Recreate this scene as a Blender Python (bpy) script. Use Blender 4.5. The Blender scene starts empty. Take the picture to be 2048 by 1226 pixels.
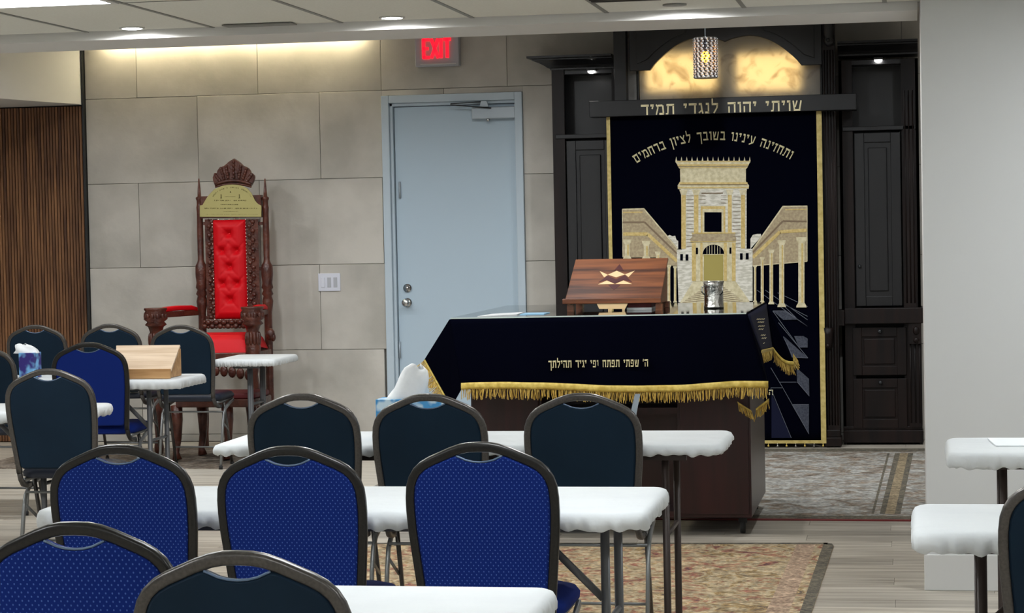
import bpy, bmesh, math, random
from mathutils import Vector, Matrix
random.seed(7)
scene = bpy.context.scene
col = scene.collection
# ------------------------------------------------------------------ camera
F = 4400.0; EYE = 1.55
YAW = math.atan(.183); PITCH = math.atan(163/4400.); ROLL = .0200
Dv = Vector((-math.sin(YAW)*math.cos(PITCH), math.cos(YAW)*math.cos(PITCH), -math.sin(PITCH)))
R0 = Vector((math.cos(YAW), math.sin(YAW), 0)); U0 = R0.cross(Dv)
Rv = R0*math.cos(ROLL) - U0*math.sin(ROLL); Uv = U0*math.cos(ROLL) + R0*math.sin(ROLL)
CAM = Vector((0, 0, EYE))
cd = bpy.data.cameras.new('camera'); cam = bpy.data.objects.new('camera', cd); col.objects.link(cam)
cd.sensor_width = 36; cd.lens = F/2048*36; cd.clip_end = 60
m3 = Matrix((Rv, Uv, -Dv)).transposed()
cam.matrix_world = Matrix.Translation(CAM) @ m3.to_4x4()
scene.camera = cam
# world, view
w = bpy.data.worlds.new('world'); scene.world = w; w.use_nodes = True
w.node_tree.nodes['Background'].inputs[0].default_value = (.75, .85, 1, 1)
w.node_tree.nodes['Background'].inputs[1].default_value = .05
vs = scene.view_settings
vs.view_transform = 'Standard'; vs.look = 'None'; vs.gamma = 1; vs.use_curve_mapping = False
vs.exposure = 0.3
BACK_POWER = 62.0      # each downlight of the raised ceiling
PANEL_POWER = 16.5     # emission strength of the ceiling light panels
# ------------------------------------------------------------------ measuring helpers
def ray(x, y): return Dv + Rv*((x-1024)/F) - Uv*((y-613)/F)
def at(x, y, Y):                     # point of the vertical plane at depth Y
    d = ray(x, y); return CAM + d*(Y/d.y)
def atp(x, y, P, n):                 # point of any plane
    d = ray(x, y); return CAM + d*((P-CAM).dot(n)/d.dot(n))
# ------------------------------------------------------------------ materials
def lin(c): return tuple(((v/255)/12.92 if v/255 <= .04045 else ((v/255+.055)/1.055)**2.4) for v in c)
MATS = {}
def mat(name, rgb, rough=.6, metal=0., **k):
    m = bpy.data.materials.new(name); m.use_nodes = True
    b = m.node_tree.nodes['Principled BSDF']
    c = lin(rgb) if max(rgb) > 1.5 or isinstance(rgb[0], int) else rgb
    b.inputs['Base Color'].default_value = (*c, 1); b.inputs['Roughness'].default_value = rough
    b.inputs['Metallic'].default_value = metal
    for kk, v in k.items(): b.inputs[kk.replace('_', ' ')].default_value = v
    MATS[name] = m; return m
def noise_mat(name, c1, c2, scale=(1, 1, 1), nscale=5., detail=4., rough=.6, bump=0., metal=0., lo=.35, hi=.65, bscale=None, coords='Object', rand=0., **k):
    m = mat(name, c1, rough, metal, **k); nt = m.node_tree; b = nt.nodes['Principled BSDF']
    tc = nt.nodes.new('ShaderNodeTexCoord'); mp = nt.nodes.new('ShaderNodeMapping'); mp.inputs['Scale'].default_value = scale
    nt.links.new(tc.outputs[coords], mp.inputs[0])
    src = mp.outputs[0]
    if rand:
        oi = nt.nodes.new('ShaderNodeObjectInfo'); ad = nt.nodes.new('ShaderNodeVectorMath'); ad.operation = 'MULTIPLY_ADD'
        ad.inputs[1].default_value = (rand, rand, rand); nt.links.new(oi.outputs['Random'], ad.inputs[0]); nt.links.new(src, ad.inputs[2]); src = ad.outputs[0]
    n = nt.nodes.new('ShaderNodeTexNoise'); n.inputs['Scale'].default_value = nscale; n.inputs['Detail'].default_value = detail
    nt.links.new(src, n.inputs['Vector'])
    r = nt.nodes.new('ShaderNodeValToRGB'); r.color_ramp.elements[0].position = lo; r.color_ramp.elements[1].position = hi
    r.color_ramp.elements[0].color = (*lin(c1), 1); r.color_ramp.elements[1].color = (*lin(c2), 1)
    nt.links.new(n.outputs[0], r.inputs[0]); nt.links.new(r.outputs[0], b.inputs['Base Color'])
    if bump:
        n2 = n
        if bscale:
            n2 = nt.nodes.new('ShaderNodeTexNoise'); n2.inputs['Scale'].default_value = bscale; n2.inputs['Detail'].default_value = 4
            nt.links.new(tc.outputs[coords], n2.inputs['Vector'])
        bp = nt.nodes.new('ShaderNodeBump'); bp.inputs['Strength'].default_value = bump; bp.inputs['Distance'].default_value = .01
        nt.links.new(n2.outputs[0], bp.inputs['Height']); nt.links.new(bp.outputs[0], b.inputs['Normal'])
    m['ramp'] = r.name
    return m
def emit(name, rgb, s):
    m = bpy.data.materials.new(name); m.use_nodes = True; b = m.node_tree.nodes['Principled BSDF']
    b.inputs['Base Color'].default_value = (*rgb, 1); b.inputs['Emission Color'].default_value = (*rgb, 1); b.inputs['Emission Strength'].default_value = s
    return m
def plank_mat():
    m = noise_mat('plank_wood', (150, 141, 128), (200, 193, 180), scale=(.8, 14, 1), nscale=2.2, detail=6, rough=.42, rand=30, lo=.3, hi=.7)
    nt = m.node_tree; b = nt.nodes['Principled BSDF']; r = nt.nodes[m['ramp']]
    oi = nt.nodes.new('ShaderNodeObjectInfo'); mr = nt.nodes.new('ShaderNodeMapRange'); mr.inputs[3].default_value = .80; mr.inputs[4].default_value = 1.16
    hs = nt.nodes.new('ShaderNodeHueSaturation'); nt.links.new(oi.outputs['Random'], mr.inputs[0]); nt.links.new(mr.outputs[0], hs.inputs['Value'])
    nt.links.new(r.outputs[0], hs.inputs['Color']); nt.links.new(hs.outputs[0], b.inputs['Base Color']); return m
def rug_mat(name, ramp, sc):
    m = mat(name, (120, 110, 95), .95); nt = m.node_tree; b = nt.nodes['Principled BSDF']
    tc = nt.nodes.new('ShaderNodeTexCoord')
    n1 = nt.nodes.new('ShaderNodeTexNoise'); n1.inputs['Scale'].default_value = sc; n1.inputs['Detail'].default_value = 8; n1.inputs['Roughness'].default_value = .72
    n1.inputs['Distortion'].default_value = 1.2
    nt.links.new(tc.outputs['Object'], n1.inputs['Vector'])
    r = nt.nodes.new('ShaderNodeValToRGB'); r.color_ramp.interpolation = 'LINEAR'
    e = r.color_ramp.elements
    while len(e) < len(ramp): e.new(.5)
    for i, (p, c) in enumerate(ramp): e[i].position = p; e[i].color = (*lin(c), 1)
    nt.links.new(n1.outputs[0], r.inputs[0])
    v = nt.nodes.new('ShaderNodeTexVoronoi'); v.inputs['Scale'].default_value = sc*3.2
    n3 = nt.nodes.new('ShaderNodeTexNoise'); n3.inputs['Scale'].default_value = sc*9
    nt.links.new(tc.outputs['Object'], n3.inputs['Vector']); nt.links.new(tc.outputs['Object'], v.inputs['Vector'])
    mx = nt.nodes.new('ShaderNodeMix'); mx.data_type = 'RGBA'; mx.blend_type = 'OVERLAY'; mx.inputs[0].default_value = .45
    nt.links.new(r.outputs[0], mx.inputs[6]); nt.links.new(v.outputs['Distance'], mx.inputs[7])
    mx2 = nt.nodes.new('ShaderNodeMix'); mx2.data_type = 'RGBA'; mx2.blend_type = 'OVERLAY'; mx2.inputs[0].default_value = .85
    nt.links.new(mx.outputs[2], mx2.inputs[6]); nt.links.new(n3.outputs[0], mx2.inputs[7])
    nt.links.new(mx2.outputs[2], b.inputs['Base Color']); return m
def dotted_mat():
    m = mat('blue_dotted_fabric', (22, 40, 104), .9, Specular_IOR_Level=.15); nt = m.node_tree; b = nt.nodes['Principled BSDF']
    tc = nt.nodes.new('ShaderNodeTexCoord'); sp = nt.nodes.new('ShaderNodeSeparateXYZ'); nt.links.new(tc.outputs['Object'], sp.inputs[0])
    def sn(sock_a, k, sock_b, kb):
        a = nt.nodes.new('ShaderNodeMath'); a.operation = 'MULTIPLY'; a.inputs[1].default_value = k; nt.links.new(sock_a, a.inputs[0])
        c = nt.nodes.new('ShaderNodeMath'); c.operation = 'MULTIPLY_ADD'; c.inputs[1].default_value = kb; nt.links.new(sock_b, c.inputs[0]); nt.links.new(a.outputs[0], c.inputs[2])
        s = nt.nodes.new('ShaderNodeMath'); s.operation = 'SINE'; nt.links.new(c.outputs[0], s.inputs[0]); return s.outputs[0]
    k = 2*math.pi/.0145
    z = nt.nodes.new('ShaderNodeMath'); z.operation = 'ADD'; nt.links.new(sp.outputs[2], z.inputs[0]); nt.links.new(sp.outputs[1], z.inputs[1])
    s1 = sn(sp.outputs[0], k, z.outputs[0], k); s2 = sn(sp.outputs[0], k, z.outputs[0], -k)
    p = nt.nodes.new('ShaderNodeMath'); p.operation = 'ADD'; nt.links.new(s1, p.inputs[0]); nt.links.new(s2, p.inputs[1])
    r = nt.nodes.new('ShaderNodeMapRange'); r.inputs[1].default_value = 1.2; r.inputs[2].default_value = 1.8; nt.links.new(p.outputs[0], r.inputs[0])
    mx = nt.nodes.new('ShaderNodeMix'); mx.data_type = 'RGBA'; mx.inputs[6].default_value = (*lin((15, 38, 110)), 1); mx.inputs[7].default_value = (*lin((70, 98, 168)), 1)
    nt.links.new(r.outputs[0], mx.inputs[0]); nt.links.new(mx.outputs[2], b.inputs['Base Color'])
    return m
def onyx_mat():
    m = bpy.data.materials.new('onyx_sheet'); m.use_nodes = True; nt = m.node_tree; nt.nodes.clear()
    o = nt.nodes.new('ShaderNodeOutputMaterial'); t = nt.nodes.new('ShaderNodeBsdfTranslucent'); d = nt.nodes.new('ShaderNodeBsdfDiffuse'); mx = nt.nodes.new('ShaderNodeMixShader')
    mx.inputs[0].default_value = .45
    tc = nt.nodes.new('ShaderNodeTexCoord'); n = nt.nodes.new('ShaderNodeTexNoise'); n.inputs['Scale'].default_value = 7; n.inputs['Detail'].default_value = 8; n.inputs['Distortion'].default_value = 1.5
    nt.links.new(tc.outputs['Object'], n.inputs['Vector'])
    r = nt.nodes.new('ShaderNodeValToRGB'); e = r.color_ramp.elements; e[0].position = .28; e[0].color = (.52, .44, .30, 1); e[1].position = .5; e[1].color = (.86, .80, .66, 1)
    nt.links.new(n.outputs[0], r.inputs[0])
    d.inputs[0].default_value = (.5, .5, .5, 1); nt.links.new(r.outputs[0], t.inputs[0])
    nt.links.new(t.outputs[0], mx.inputs[1]); nt.links.new(d.outputs[0], mx.inputs[2]); nt.links.new(mx.outputs[0], o.inputs[0]); return m

M = dict(
 stone=noise_mat('limestone', (172, 168, 159), (199, 194, 185), nscale=2.0, detail=8, rough=.8, bump=.25, bscale=14, rand=40, lo=.34, hi=.62),
 grout=mat('grout', (128, 125, 118), .9),
 white=mat('white_paint', (208, 208, 206), .6), ceil=noise_mat('ceiling_tile_board', (212, 213, 205), (218, 219, 212), nscale=90, rough=.9),
 tbar=mat('ceiling_grid_metal', (120, 121, 117), .5),
 column=mat('column_paint', (206, 207, 206), .6),
 plank=plank_mat(), subfloor=mat('subfloor', (120, 112, 103), .7),
 door=mat('door_paint', (176, 194, 207), .45), frame=mat('door_frame_paint', (184, 198, 208), .45),
 chrome=mat('chrome', (200, 200, 200), .18, 1.), alu=mat('aluminium', (168, 178, 186), .4, .4), darkmetal=mat('dark_metal', (60, 62, 64), .4, .7),
 walnut=noise_mat('dark_stained_wood', (15, 10, 10), (30, 19, 16), scale=(6, 6, .6), nscale=3, rough=.42, Specular_IOR_Level=.25),
 espresso=noise_mat('espresso_wood', (10, 10, 13), (17, 16, 19), scale=(6, 6, .6), nscale=3, rough=.36, Specular_IOR_Level=.5),
 maho=noise_mat('mahogany', (34, 10, 14), (52, 18, 22), scale=(6, 6, .6), nscale=3, rough=.3),
 slat=noise_mat('slat_wood', (84, 52, 34), (150, 104, 68), scale=(3, 3, .7), nscale=2.2, detail=5, rough=.5, rand=50),
 felt=mat('black_felt', (14, 11, 10), .95),
 carved=noise_mat('carved_wood', (62, 28, 20), (92, 48, 34), nscale=14, rough=.32, bump=.4, bscale=60),
 red=mat('red_velvet', (206, 0, 18), .55, Specular_IOR_Level=.3), dred=mat('burgundy', (96, 18, 24), .6),
 brass=mat('brass_plate', (176, 166, 106), .45, .25), stud=mat('brass_stud', (230, 200, 190), .25, .9), ink=mat('engraved_ink', (92, 84, 34), .7),
 navy=mat('navy_velvet', (0.0008, 0.0011, 0.0045), .95, Specular_IOR_Level=.02), navy2=mat('navy_satin', (7, 13, 42), .7, Specular_IOR_Level=.2),
 gold=noise_mat('gold_thread', (188, 160, 68), (220, 196, 104), nscale=40, rough=.5), goldtrim=noise_mat('gold_trim', (178, 156, 86), (206, 186, 118), scale=(1, 1, 1), nscale=30, rough=.45),
 fringe=noise_mat('gold_fringe', (176, 140, 54), (232, 204, 116), scale=(60, 60, 6), nscale=2, rough=.6),
 letter=mat('cream_thread', (214, 204, 160), .6), letter2=mat('brass_letter', (246, 234, 190), .4),
 eg=noise_mat('embroidery_gold', (194, 166, 96), (216, 192, 128), nscale=60, rough=.6), ec=noise_mat('embroidery_cream', (196, 184, 146), (222, 212, 178), nscale=40, rough=.7),
 ew=noise_mat('embroidery_white', (196, 192, 176), (226, 222, 210), scale=(1, 1, 3.5), nscale=22, rough=.7, lo=.42, hi=.58), et=noise_mat('embroidery_tan', (158, 140, 112), (182, 166, 132), nscale=60, rough=.7),
 eb=mat('embroidery_brown', (128, 108, 84), .7), eo=mat('embroidery_olive', (164, 150, 78), .6), el=noise_mat('embroidery_silver', (38, 44, 60), (66, 70, 82), nscale=90, rough=.6), eline=mat('embroidery_grey_line', (92, 96, 108), .6),
 bluefab=dotted_mat(), blueseat=mat('blue_seat_fabric', (14, 36, 108), .9, Specular_IOR_Level=.15),
 vinyl=noise_mat('dark_navy_vinyl', (13, 31, 46), (17, 36, 52), nscale=4, rough=.7, Specular_IOR_Level=.15), vinyl2=mat('dark_seat_vinyl', (14, 24, 42), .5),
 framed=noise_mat('black_frame_metal', (36, 35, 34), (42, 41, 40), nscale=150, rough=.3, metal=.5), frameg=noise_mat('grey_frame_metal', (74, 71, 69), (86, 83, 80), nscale=150, rough=.32, metal=.6),
 leg=mat('silver_leg_metal', (128, 130, 130), .35, .5), tleg=mat('grey_table_leg', (92, 93, 95), .45, .3), bleg=mat('brown_table_leg', (56, 46, 42), .45, .3), rubber=mat('rubber', (25, 25, 25), .8),
 piping=mat('piping', (92, 112, 138), .4, .3),
 cover=noise_mat('white_table_cover', (204, 208, 210), (212, 216, 217), nscale=3, rough=.8, bump=.9, bscale=8), plastic=mat('white_plastic_table', (214, 218, 224), .5),
 under=mat('table_underside', (120, 118, 116), .7),
 glass=mat('clear_glass', (235, 245, 240), .03, 0., Transmission_Weight=1., IOR=1.5),
 edge=mat('painted_edge_glint', (186, 200, 196), .3), paper=mat('white_paper', (232, 236, 238), .7), bluepaper=mat('pale_blue_paper', (150, 196, 226), .7), tissue=noise_mat('tissue_paper', (222, 224, 226), (238, 240, 240), nscale=10, rough=.8, bump=.3, bscale=20),  # edge: pale colour painted in for the bright glint of the glass rim
 pine=noise_mat('pine_wood', (196, 170, 142), (218, 196, 170), scale=(.8, 8, 8), nscale=4, rough=.55), pine2=noise_mat('honey_pine', (168, 124, 76), (196, 154, 104), scale=(.8, 8, 8), nscale=4, rough=.5),
 standw=noise_mat('walnut_board', (66, 32, 16), (134, 78, 44), scale=(1.2, 14, 14), nscale=1.8, detail=6, rough=.36, lo=.36, hi=.62), maple=mat('maple_inlay', (232, 200, 150), .4), rosewood=mat('rosewood_inlay', (74, 22, 26), .35),
 silver=noise_mat('hammered_silver', (196, 196, 192), (228, 228, 224), nscale=30, rough=.16, metal=1., bump=.6, bscale=34),
 boxblue=noise_mat('tissue_box_print', (70, 150, 206), (206, 226, 236), nscale=20, rough=.5, detail=2, lo=.42, hi=.56), boxyel=mat('tissue_box_yellow', (222, 190, 70), .5), boxpurple=noise_mat('tissue_box_print_purple', (52, 40, 120), (120, 180, 226), nscale=14, rough=.5, detail=2, lo=.44, hi=.56),
 rug1=rug_mat('rug_beige_print', [(.34, (56, 52, 60)), (.41, (146, 88, 74)), (.46, (158, 132, 98)), (.52, (180, 166, 138)), (.59, (150, 122, 76)), (.66, (82, 72, 70))], 6.5),
 rug2=rug_mat('rug_grey_print', [(.30, (66, 66, 66)), (.42, (128, 112, 96)), (.5, (146, 142, 134)), (.6, (168, 168, 164)), (.7, (140, 118, 92))], 6),
 rug3=rug_mat('rug_brown_print', [(.30, (70, 60, 52)), (.45, (112, 98, 84)), (.6, (134, 124, 112))], 6),
 rugdark=rug_mat('rug_border_dark', [(.3, (50, 50, 48)), (.6, (112, 104, 88))], 14), rugpink=rug_mat('rug_border_rose', [(.3, (112, 84, 70)), (.55, (176, 152, 128)), (.7, (150, 110, 92))], 14), rugtan=rug_mat('rug_border_tan', [(.3, (96, 84, 66)), (.55, (150, 134, 106)), (.7, (128, 110, 84))], 12), redtrim=mat('rug_red_binding', (120, 44, 44), .8),
 crystal=mat('crystal', (240, 243, 250), .22, .1, IOR=1.8), crystal2=mat('mirror_bead', (120, 124, 136), .12, .9),
 plate=mat('switch_plate', (214, 216, 226), .4), exitbody=mat('exit_housing', (176, 178, 184), .5),
 lamp=emit('light_panel', (.93, .97, 1.), PANEL_POWER), spot=emit('downlight_lens', (1., .98, .95), 25), led=emit('led_strip', (1., .86, .55), 40),
 exitred=emit('exit_red', (1., .006, .02), 1.5), amber=emit('amber_bulb', (1., .36, .02), 6), backlamp=emit('onyx_backlight', (1., .80, .46), 3.5),
 onyx=onyx_mat(),
)
# ------------------------------------------------------------------ object helpers
ORG = {}
def orgof(p): return ORG.get(p.name, Vector((0, 0, 0))) if p else Vector((0, 0, 0))
def thing(name, loc, label=None, cat=None, group=None, kind=None):
    o = bpy.data.objects.new(name, None); o.empty_display_size = .05; col.objects.link(o); o.location = loc; ORG[o.name] = Vector(loc)
    tag(o, label, cat, group, kind); return o
def tag(o, label=None, cat=None, group=None, kind=None):
    if label: o['label'] = label
    if cat: o['category'] = cat
    if group: o['group'] = group
    if kind: o['kind'] = kind
    return o
class MB:
    def __init__(s): s.v = []; s.f = []; s.sm = []
    def add(s, vs, fs, smooth=False):
        n = len(s.v); s.v += [tuple(v) for v in vs]; s.f += [tuple(i+n for i in f) for f in fs]; s.sm += [smooth]*len(fs); return s
    def box(s, x0, x1, y0, y1, z0, z1):
        return s.add([(x0,y0,z0),(x1,y0,z0),(x1,y1,z0),(x0,y1,z0),(x0,y0,z1),(x1,y0,z1),(x1,y1,z1),(x0,y1,z1)],
                     [(0,3,2,1),(4,5,6,7),(0,1,5,4),(1,2,6,5),(2,3,7,6),(3,0,4,7)])
    def hexa(s, b, t):               # two matching quads (lists of 4 points)
        return s.add(list(b)+list(t), [(0,3,2,1),(4,5,6,7),(0,1,5,4),(1,2,6,5),(2,3,7,6),(3,0,4,7)])
    def prism(s, pts, y0, y1, axis='y'):   # polygon given as (a,b); extruded along axis
        n = len(pts)
        def P(a, b, c): return (a, c, b) if axis == 'y' else ((c, a, b) if axis == 'x' else (a, b, c))
        vs = [P(a, b, y0) for a, b in pts]+[P(a, b, y1) for a, b in pts]
        return s.add(vs, [tuple(range(n)), tuple(range(2*n-1, n-1, -1))]+[(i, i+n, (i+1) % n+n, (i+1) % n) for i in range(n)])
    def tube(s, path, r, n=8, caps=True, rr=None, smooth=True):
        path = [Vector(p) for p in path]; rings = []; up = None
        for i, p in enumerate(path):
            t = (path[min(i+1, len(path)-1)]-path[max(i-1, 0)]).normalized()
            if up is None: up = Vector((0, 0, 1)) if abs(t.z) < .9 else Vector((1, 0, 0))
            a = t.cross(up)
            if a.length < 1e-5: a = t.cross(Vector((0, 1, 0)))
            a.normalize(); b = a.cross(t).normalized(); up = b
            q = rr[i] if rr else r
            rings.append([p+(a*math.cos(k*2*math.pi/n)+b*math.sin(k*2*math.pi/n))*q for k in range(n)])
        vs = [v for g in rings for v in g]; fs = []
        for i in range(len(path)-1):
            for k in range(n):
                fs.append((i*n+k, i*n+(k+1) % n, (i+1)*n+(k+1) % n, (i+1)*n+k))
        if caps: fs += [tuple(range(n-1, -1, -1)), tuple(range((len(path)-1)*n, len(path)*n))]
        return s.add(vs, fs, smooth)
    def strap(s, path, N, w, d, n=8):      # rounded flat bar swept in the plane with normal N
        path = [Vector(p) for p in path]; N = Vector(N).normalized(); vs = []; fs = []
        cs = [(math.copysign(abs(math.cos(a))**.55, math.cos(a)), math.copysign(abs(math.sin(a))**.55, math.sin(a))) for a in [2*math.pi*(k+.5)/n for k in range(n)]]
        for i, p in enumerate(path):
            t = (path[min(i+1, len(path)-1)]-path[max(i-1, 0)]).normalized(); b = t.cross(N).normalized(); nn = b.cross(t)
            vs += [p+b*(c*w/2)+nn*(q*d/2) for c, q in cs]
        for i in range(len(path)-1):
            for k in range(n): fs.append((i*n+k, i*n+(k+1) % n, (i+1)*n+(k+1) % n, (i+1)*n+k))
        fs += [tuple(range(n-1, -1, -1)), tuple(range((len(path)-1)*n, len(path)*n))]
        return s.add(vs, fs, True)
    def lathe(s, prof, c, n=16, sx=1., sy=1., smooth=True, rot=0.):
        c = Vector(c); vs = []; fs = []
        for r, z in prof: vs += [(c.x+sx*r*math.cos(2*math.pi*k/n+rot), c.y+sy*r*math.sin(2*math.pi*k/n+rot), c.z+z) for k in range(n)]
        for i in range(len(prof)-1):
            for k in range(n): fs.append((i*n+k, i*n+(k+1) % n, (i+1)*n+(k+1) % n, (i+1)*n+k))
        fs += [tuple(range(n-1, -1, -1)), tuple(range((len(prof)-1)*n, len(prof)*n))]
        return s.add(vs, fs, smooth)
    def ball(s, c, rx, ry=None, rz=None, n=8, m=6):
        ry = ry or rx; rz = rz or rx; c = Vector(c); vs = []; fs = []
        for j in range(m+1):
            a = math.pi*j/m
            for k in range(n):
                b = 2*math.pi*k/n; q = max(math.sin(a), .02)
                vs.append((c.x+rx*q*math.cos(b), c.y+ry*q*math.sin(b), c.z-rz*math.cos(a)))
        for j in range(m):
            for k in range(n): fs.append((j*n+k, j*n+(k+1) % n, (j+1)*n+(k+1) % n, (j+1)*n+k))
        return s.add(vs, fs, True)
    def grid(s, fn, nu, nv, smooth=True):
        vs = [fn(i/nu, j/nv) for j in range(nv+1) for i in range(nu+1)]
        fs = [(j*(nu+1)+i, j*(nu+1)+i+1, (j+1)*(nu+1)+i+1, (j+1)*(nu+1)+i) for j in range(nv) for i in range(nu)]
        return s.add(vs, fs, smooth)
    def mesh(s, name, m, org):
        me = bpy.data.meshes.new(name); me.from_pydata([(v[0]-org.x, v[1]-org.y, v[2]-org.z) for v in s.v], [], s.f)
        me.polygons.foreach_set('use_smooth', s.sm); me.materials.append(m)
        bm = bmesh.new(); bm.from_mesh(me); bmesh.ops.recalc_face_normals(bm, faces=bm.faces); bm.to_mesh(me); bm.free(); return me
    def build(s, name, m, parent=None, bevel=0., solid=0., seg=2, label=None, kind=None, sub=0):
        me = s.mesh(name, m, orgof(parent)); return link(name, me, parent, bevel, solid, seg, label, kind, sub)
def link(name, me, parent=None, bevel=0., solid=0., seg=2, label=None, kind=None, sub=0):
    o = bpy.data.objects.new(name, me); col.objects.link(o); o.parent = parent
    ORG[o.name] = orgof(parent)
    if solid:
        q = o.modifiers.new('solid', 'SOLIDIFY'); q.thickness = solid; q.offset = 0
    if sub:
        q = o.modifiers.new('sub', 'SUBSURF'); q.levels = sub; q.render_levels = sub
    if bevel:
        q = o.modifiers.new('bevel', 'BEVEL'); q.width = bevel; q.segments = seg; q.limit_method = 'ANGLE'; q.angle_limit = .6
    if label: o['label'] = label
    if kind: o['kind'] = kind
    return o
def flat(name, outs, y, thick, m, parent, bev=0., label=None):   # outlines (x,z) with holes, standing in the XZ plane, front at y
    c = bpy.data.curves.new('outline', 'CURVE'); c.dimensions = '2D'; c.fill_mode = 'BOTH'; c.extrude = thick/2-bev; c.bevel_depth = bev; c.bevel_resolution = 1; c.offset = -bev
    for pts in outs:
        sp = c.splines.new('POLY'); sp.points.add(len(pts)-1); sp.use_cyclic_u = True
        for i, p in enumerate(pts): sp.points[i].co = (p[0], p[1], 0, 1)
    t = bpy.data.objects.new('tmp', c); col.objects.link(t); bpy.context.view_layer.update()
    me = bpy.data.meshes.new_from_object(t.evaluated_get(bpy.context.evaluated_depsgraph_get()))
    bpy.data.objects.remove(t); bpy.data.curves.remove(c)
    g = orgof(parent)
    for v in me.vertices:
        x, z, q = v.co; v.co = (x-g.x, y+thick/2-q-g.y, z-g.z)
    bm = bmesh.new(); bm.from_mesh(me); bmesh.ops.remove_doubles(bm, verts=bm.verts, dist=1e-5); bmesh.ops.recalc_face_normals(bm, faces=bm.faces); bm.to_mesh(me); bm.free()
    me.materials.clear(); me.materials.append(m); me.name = name
    return link(name, me, parent, label=label)
def copy_tree(o, parent=None):
    c = o.copy(); col.objects.link(c); c.parent = parent
    for ch in [k for k in bpy.data.objects if k.parent == o]: copy_tree(ch, c)
    return c
# ------------------------------------------------------------------ Hebrew letters (strokes: x1,y1,x2,y2,width)
HB = {
 'ה': (.80, [(0,.90,.78,.90,.2),(.68,.9,.68,0,.15),(.13,.60,.13,0,.13)]),
 'ו': (.34, [(0,.90,.32,.90,.2),(.25,.9,.25,0,.14)]),
 'י': (.34, [(0,.90,.32,.90,.2),(.25,.9,.17,.56,.13)]),
 'ש': (.92, [(.08,.97,.2,.1,.13),(.46,.97,.26,.35,.12),(.84,.97,.68,.1,.14),(.12,.08,.76,.08,.17)]),
 'ת': (.86, [(.08,.9,.82,.9,.2),(.74,.9,.74,0,.15),(.24,.9,.2,.1,.12),(0,.07,.24,.07,.14)]),
 'ל': (.70, [(.1,1.4,.1,.88,.13),(.05,.86,.66,.86,.19),(.6,.86,.54,.5,.14),(.54,.52,.24,0,.13)]),
 'נ': (.44, [(.08,.9,.38,.9,.2),(.33,.9,.33,.08,.13),(0,.09,.4,.09,.18)]),
 'ג': (.48, [(.05,.9,.34,.9,.2),(.29,.9,.34,.3,.13),(.34,.34,.44,0,.14),(.32,.3,.04,.06,.13)]),
 'ד': (.76, [(0,.9,.76,.9,.2),(.60,.9,.60,0,.15)]),
 'מ': (.82, [(.06,.97,.24,.66,.13),(.24,.72,.06,0,.12),(.22,.86,.66,.88,.18),(.70,.88,.76,.08,.14),(.36,.08,.8,.08,.18)]),
 'ח': (.80, [(0,.9,.8,.9,.2),(.68,.9,.68,0,.15),(.14,.9,.14,0,.14)]),
 'ז': (.40, [(0,.9,.4,.9,.2),(.22,.9,.16,0,.14)]),
 'ע': (.76, [(.7,.97,.56,.22,.14),(.6,.24,0,-.08,.14),(.1,.97,.34,.18,.14)]),
 'ב': (.76, [(.05,.9,.62,.9,.2),(.58,.9,.58,.08,.14),(0,.09,.76,.09,.18)]),
 'ך': (.72, [(0,.9,.72,.9,.2),(.60,.9,.60,-.38,.14)]),
 'צ': (.74, [(.06,.97,.6,.22,.14),(.66,.97,.4,.5,.13),(0,.09,.7,.09,.18),(.6,.24,.62,.08,.13)]),
 'ן': (.30, [(0,.9,.28,.9,.2),(.2,.9,.2,-.38,.14)]),
 'ר': (.68, [(0,.9,.66,.9,.2),(.58,.9,.58,0,.15)]),
 'ם': (.82, [(0,.9,.8,.9,.2),(.7,.9,.7,.05,.14),(.1,.09,.76,.09,.18),(.16,.9,.16,.05,.13)]),
 'פ': (.74, [(.06,.9,.64,.9,.2),(.60,.9,.60,.08,.14),(0,.09,.64,.09,.18),(.12,.9,.12,.46,.13),(.1,.48,.34,.48,.13)]),
 "'": (.18, [(.12,1.05,.04,.72,.13)]), ' ': (.55, []),
}
GAP = .17
def text_width(t): return sum(HB[c][0]+GAP for c in t)-GAP
def strokes(mb, ch, h, fn, y0, y1, mir=1.):
    for (x1, z1, x2, z2, wd) in HB[ch][1]:
        dx, dz = x2-x1, z2-z1; L = math.hypot(dx, dz) or 1; nx, nz = -dz/L*wd/2, dx/L*wd/2
        q = [(x1+nx, z1+nz), (x2+nx, z2+nz), (x2-nx, z2-nz), (x1-nx, z1-nz)]
        P = [fn(a*h, b*h) for a, b in q]
        mb.hexa([(a, y0, b) for a, b in P], [(a, y1, b) for a, b in P])
def hebrew(t, p_right, p_left, y, thick, m, parent, h=None, arc=None):
    # p_right / p_left: (x,z) of the baseline ends; arc=(centre x, centre z, radius, a0, a1)
    W = text_width(t)
    if arc is None:
        (xr, zr), (xl, zl) = p_right, p_left; tot = xr-xl; k = tot/W; hh = h or k
    pos = 0.
    for ch in t:
        wd = HB[ch][0]
        if ch != ' ':
            mb = MB()
            if arc is None:
                s = k; x0 = xr-(pos+wd)*s; sl = (zr-zl)/(xr-xl)
                fn = lambda a, b, x0=x0: (x0+a*(s/hh), zl+(x0-xl)*sl+b+a*(s/hh)*sl)
                strokes(mb, ch, hh, fn, y, y+thick)
            else:
                cx, cz, rad, a0, a1 = arc; k2 = (a0-a1)*rad/W; hh = h or k2
                ac = a1+(pos+wd/2)/W*(a0-a1)
                def fn(a, b, ac=ac, wd=wd):
                    a = a*(k2/hh)-wd*k2/2; c, s_ = math.cos(ac), math.sin(ac); rr = rad+b
                    return (cx+c*rr+s_*a, cz+s_*rr-c*a)
                strokes(mb, ch, hh, fn, y, y+thick)
            mb.build('letter', m, parent)
        pos += wd+GAP

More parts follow.
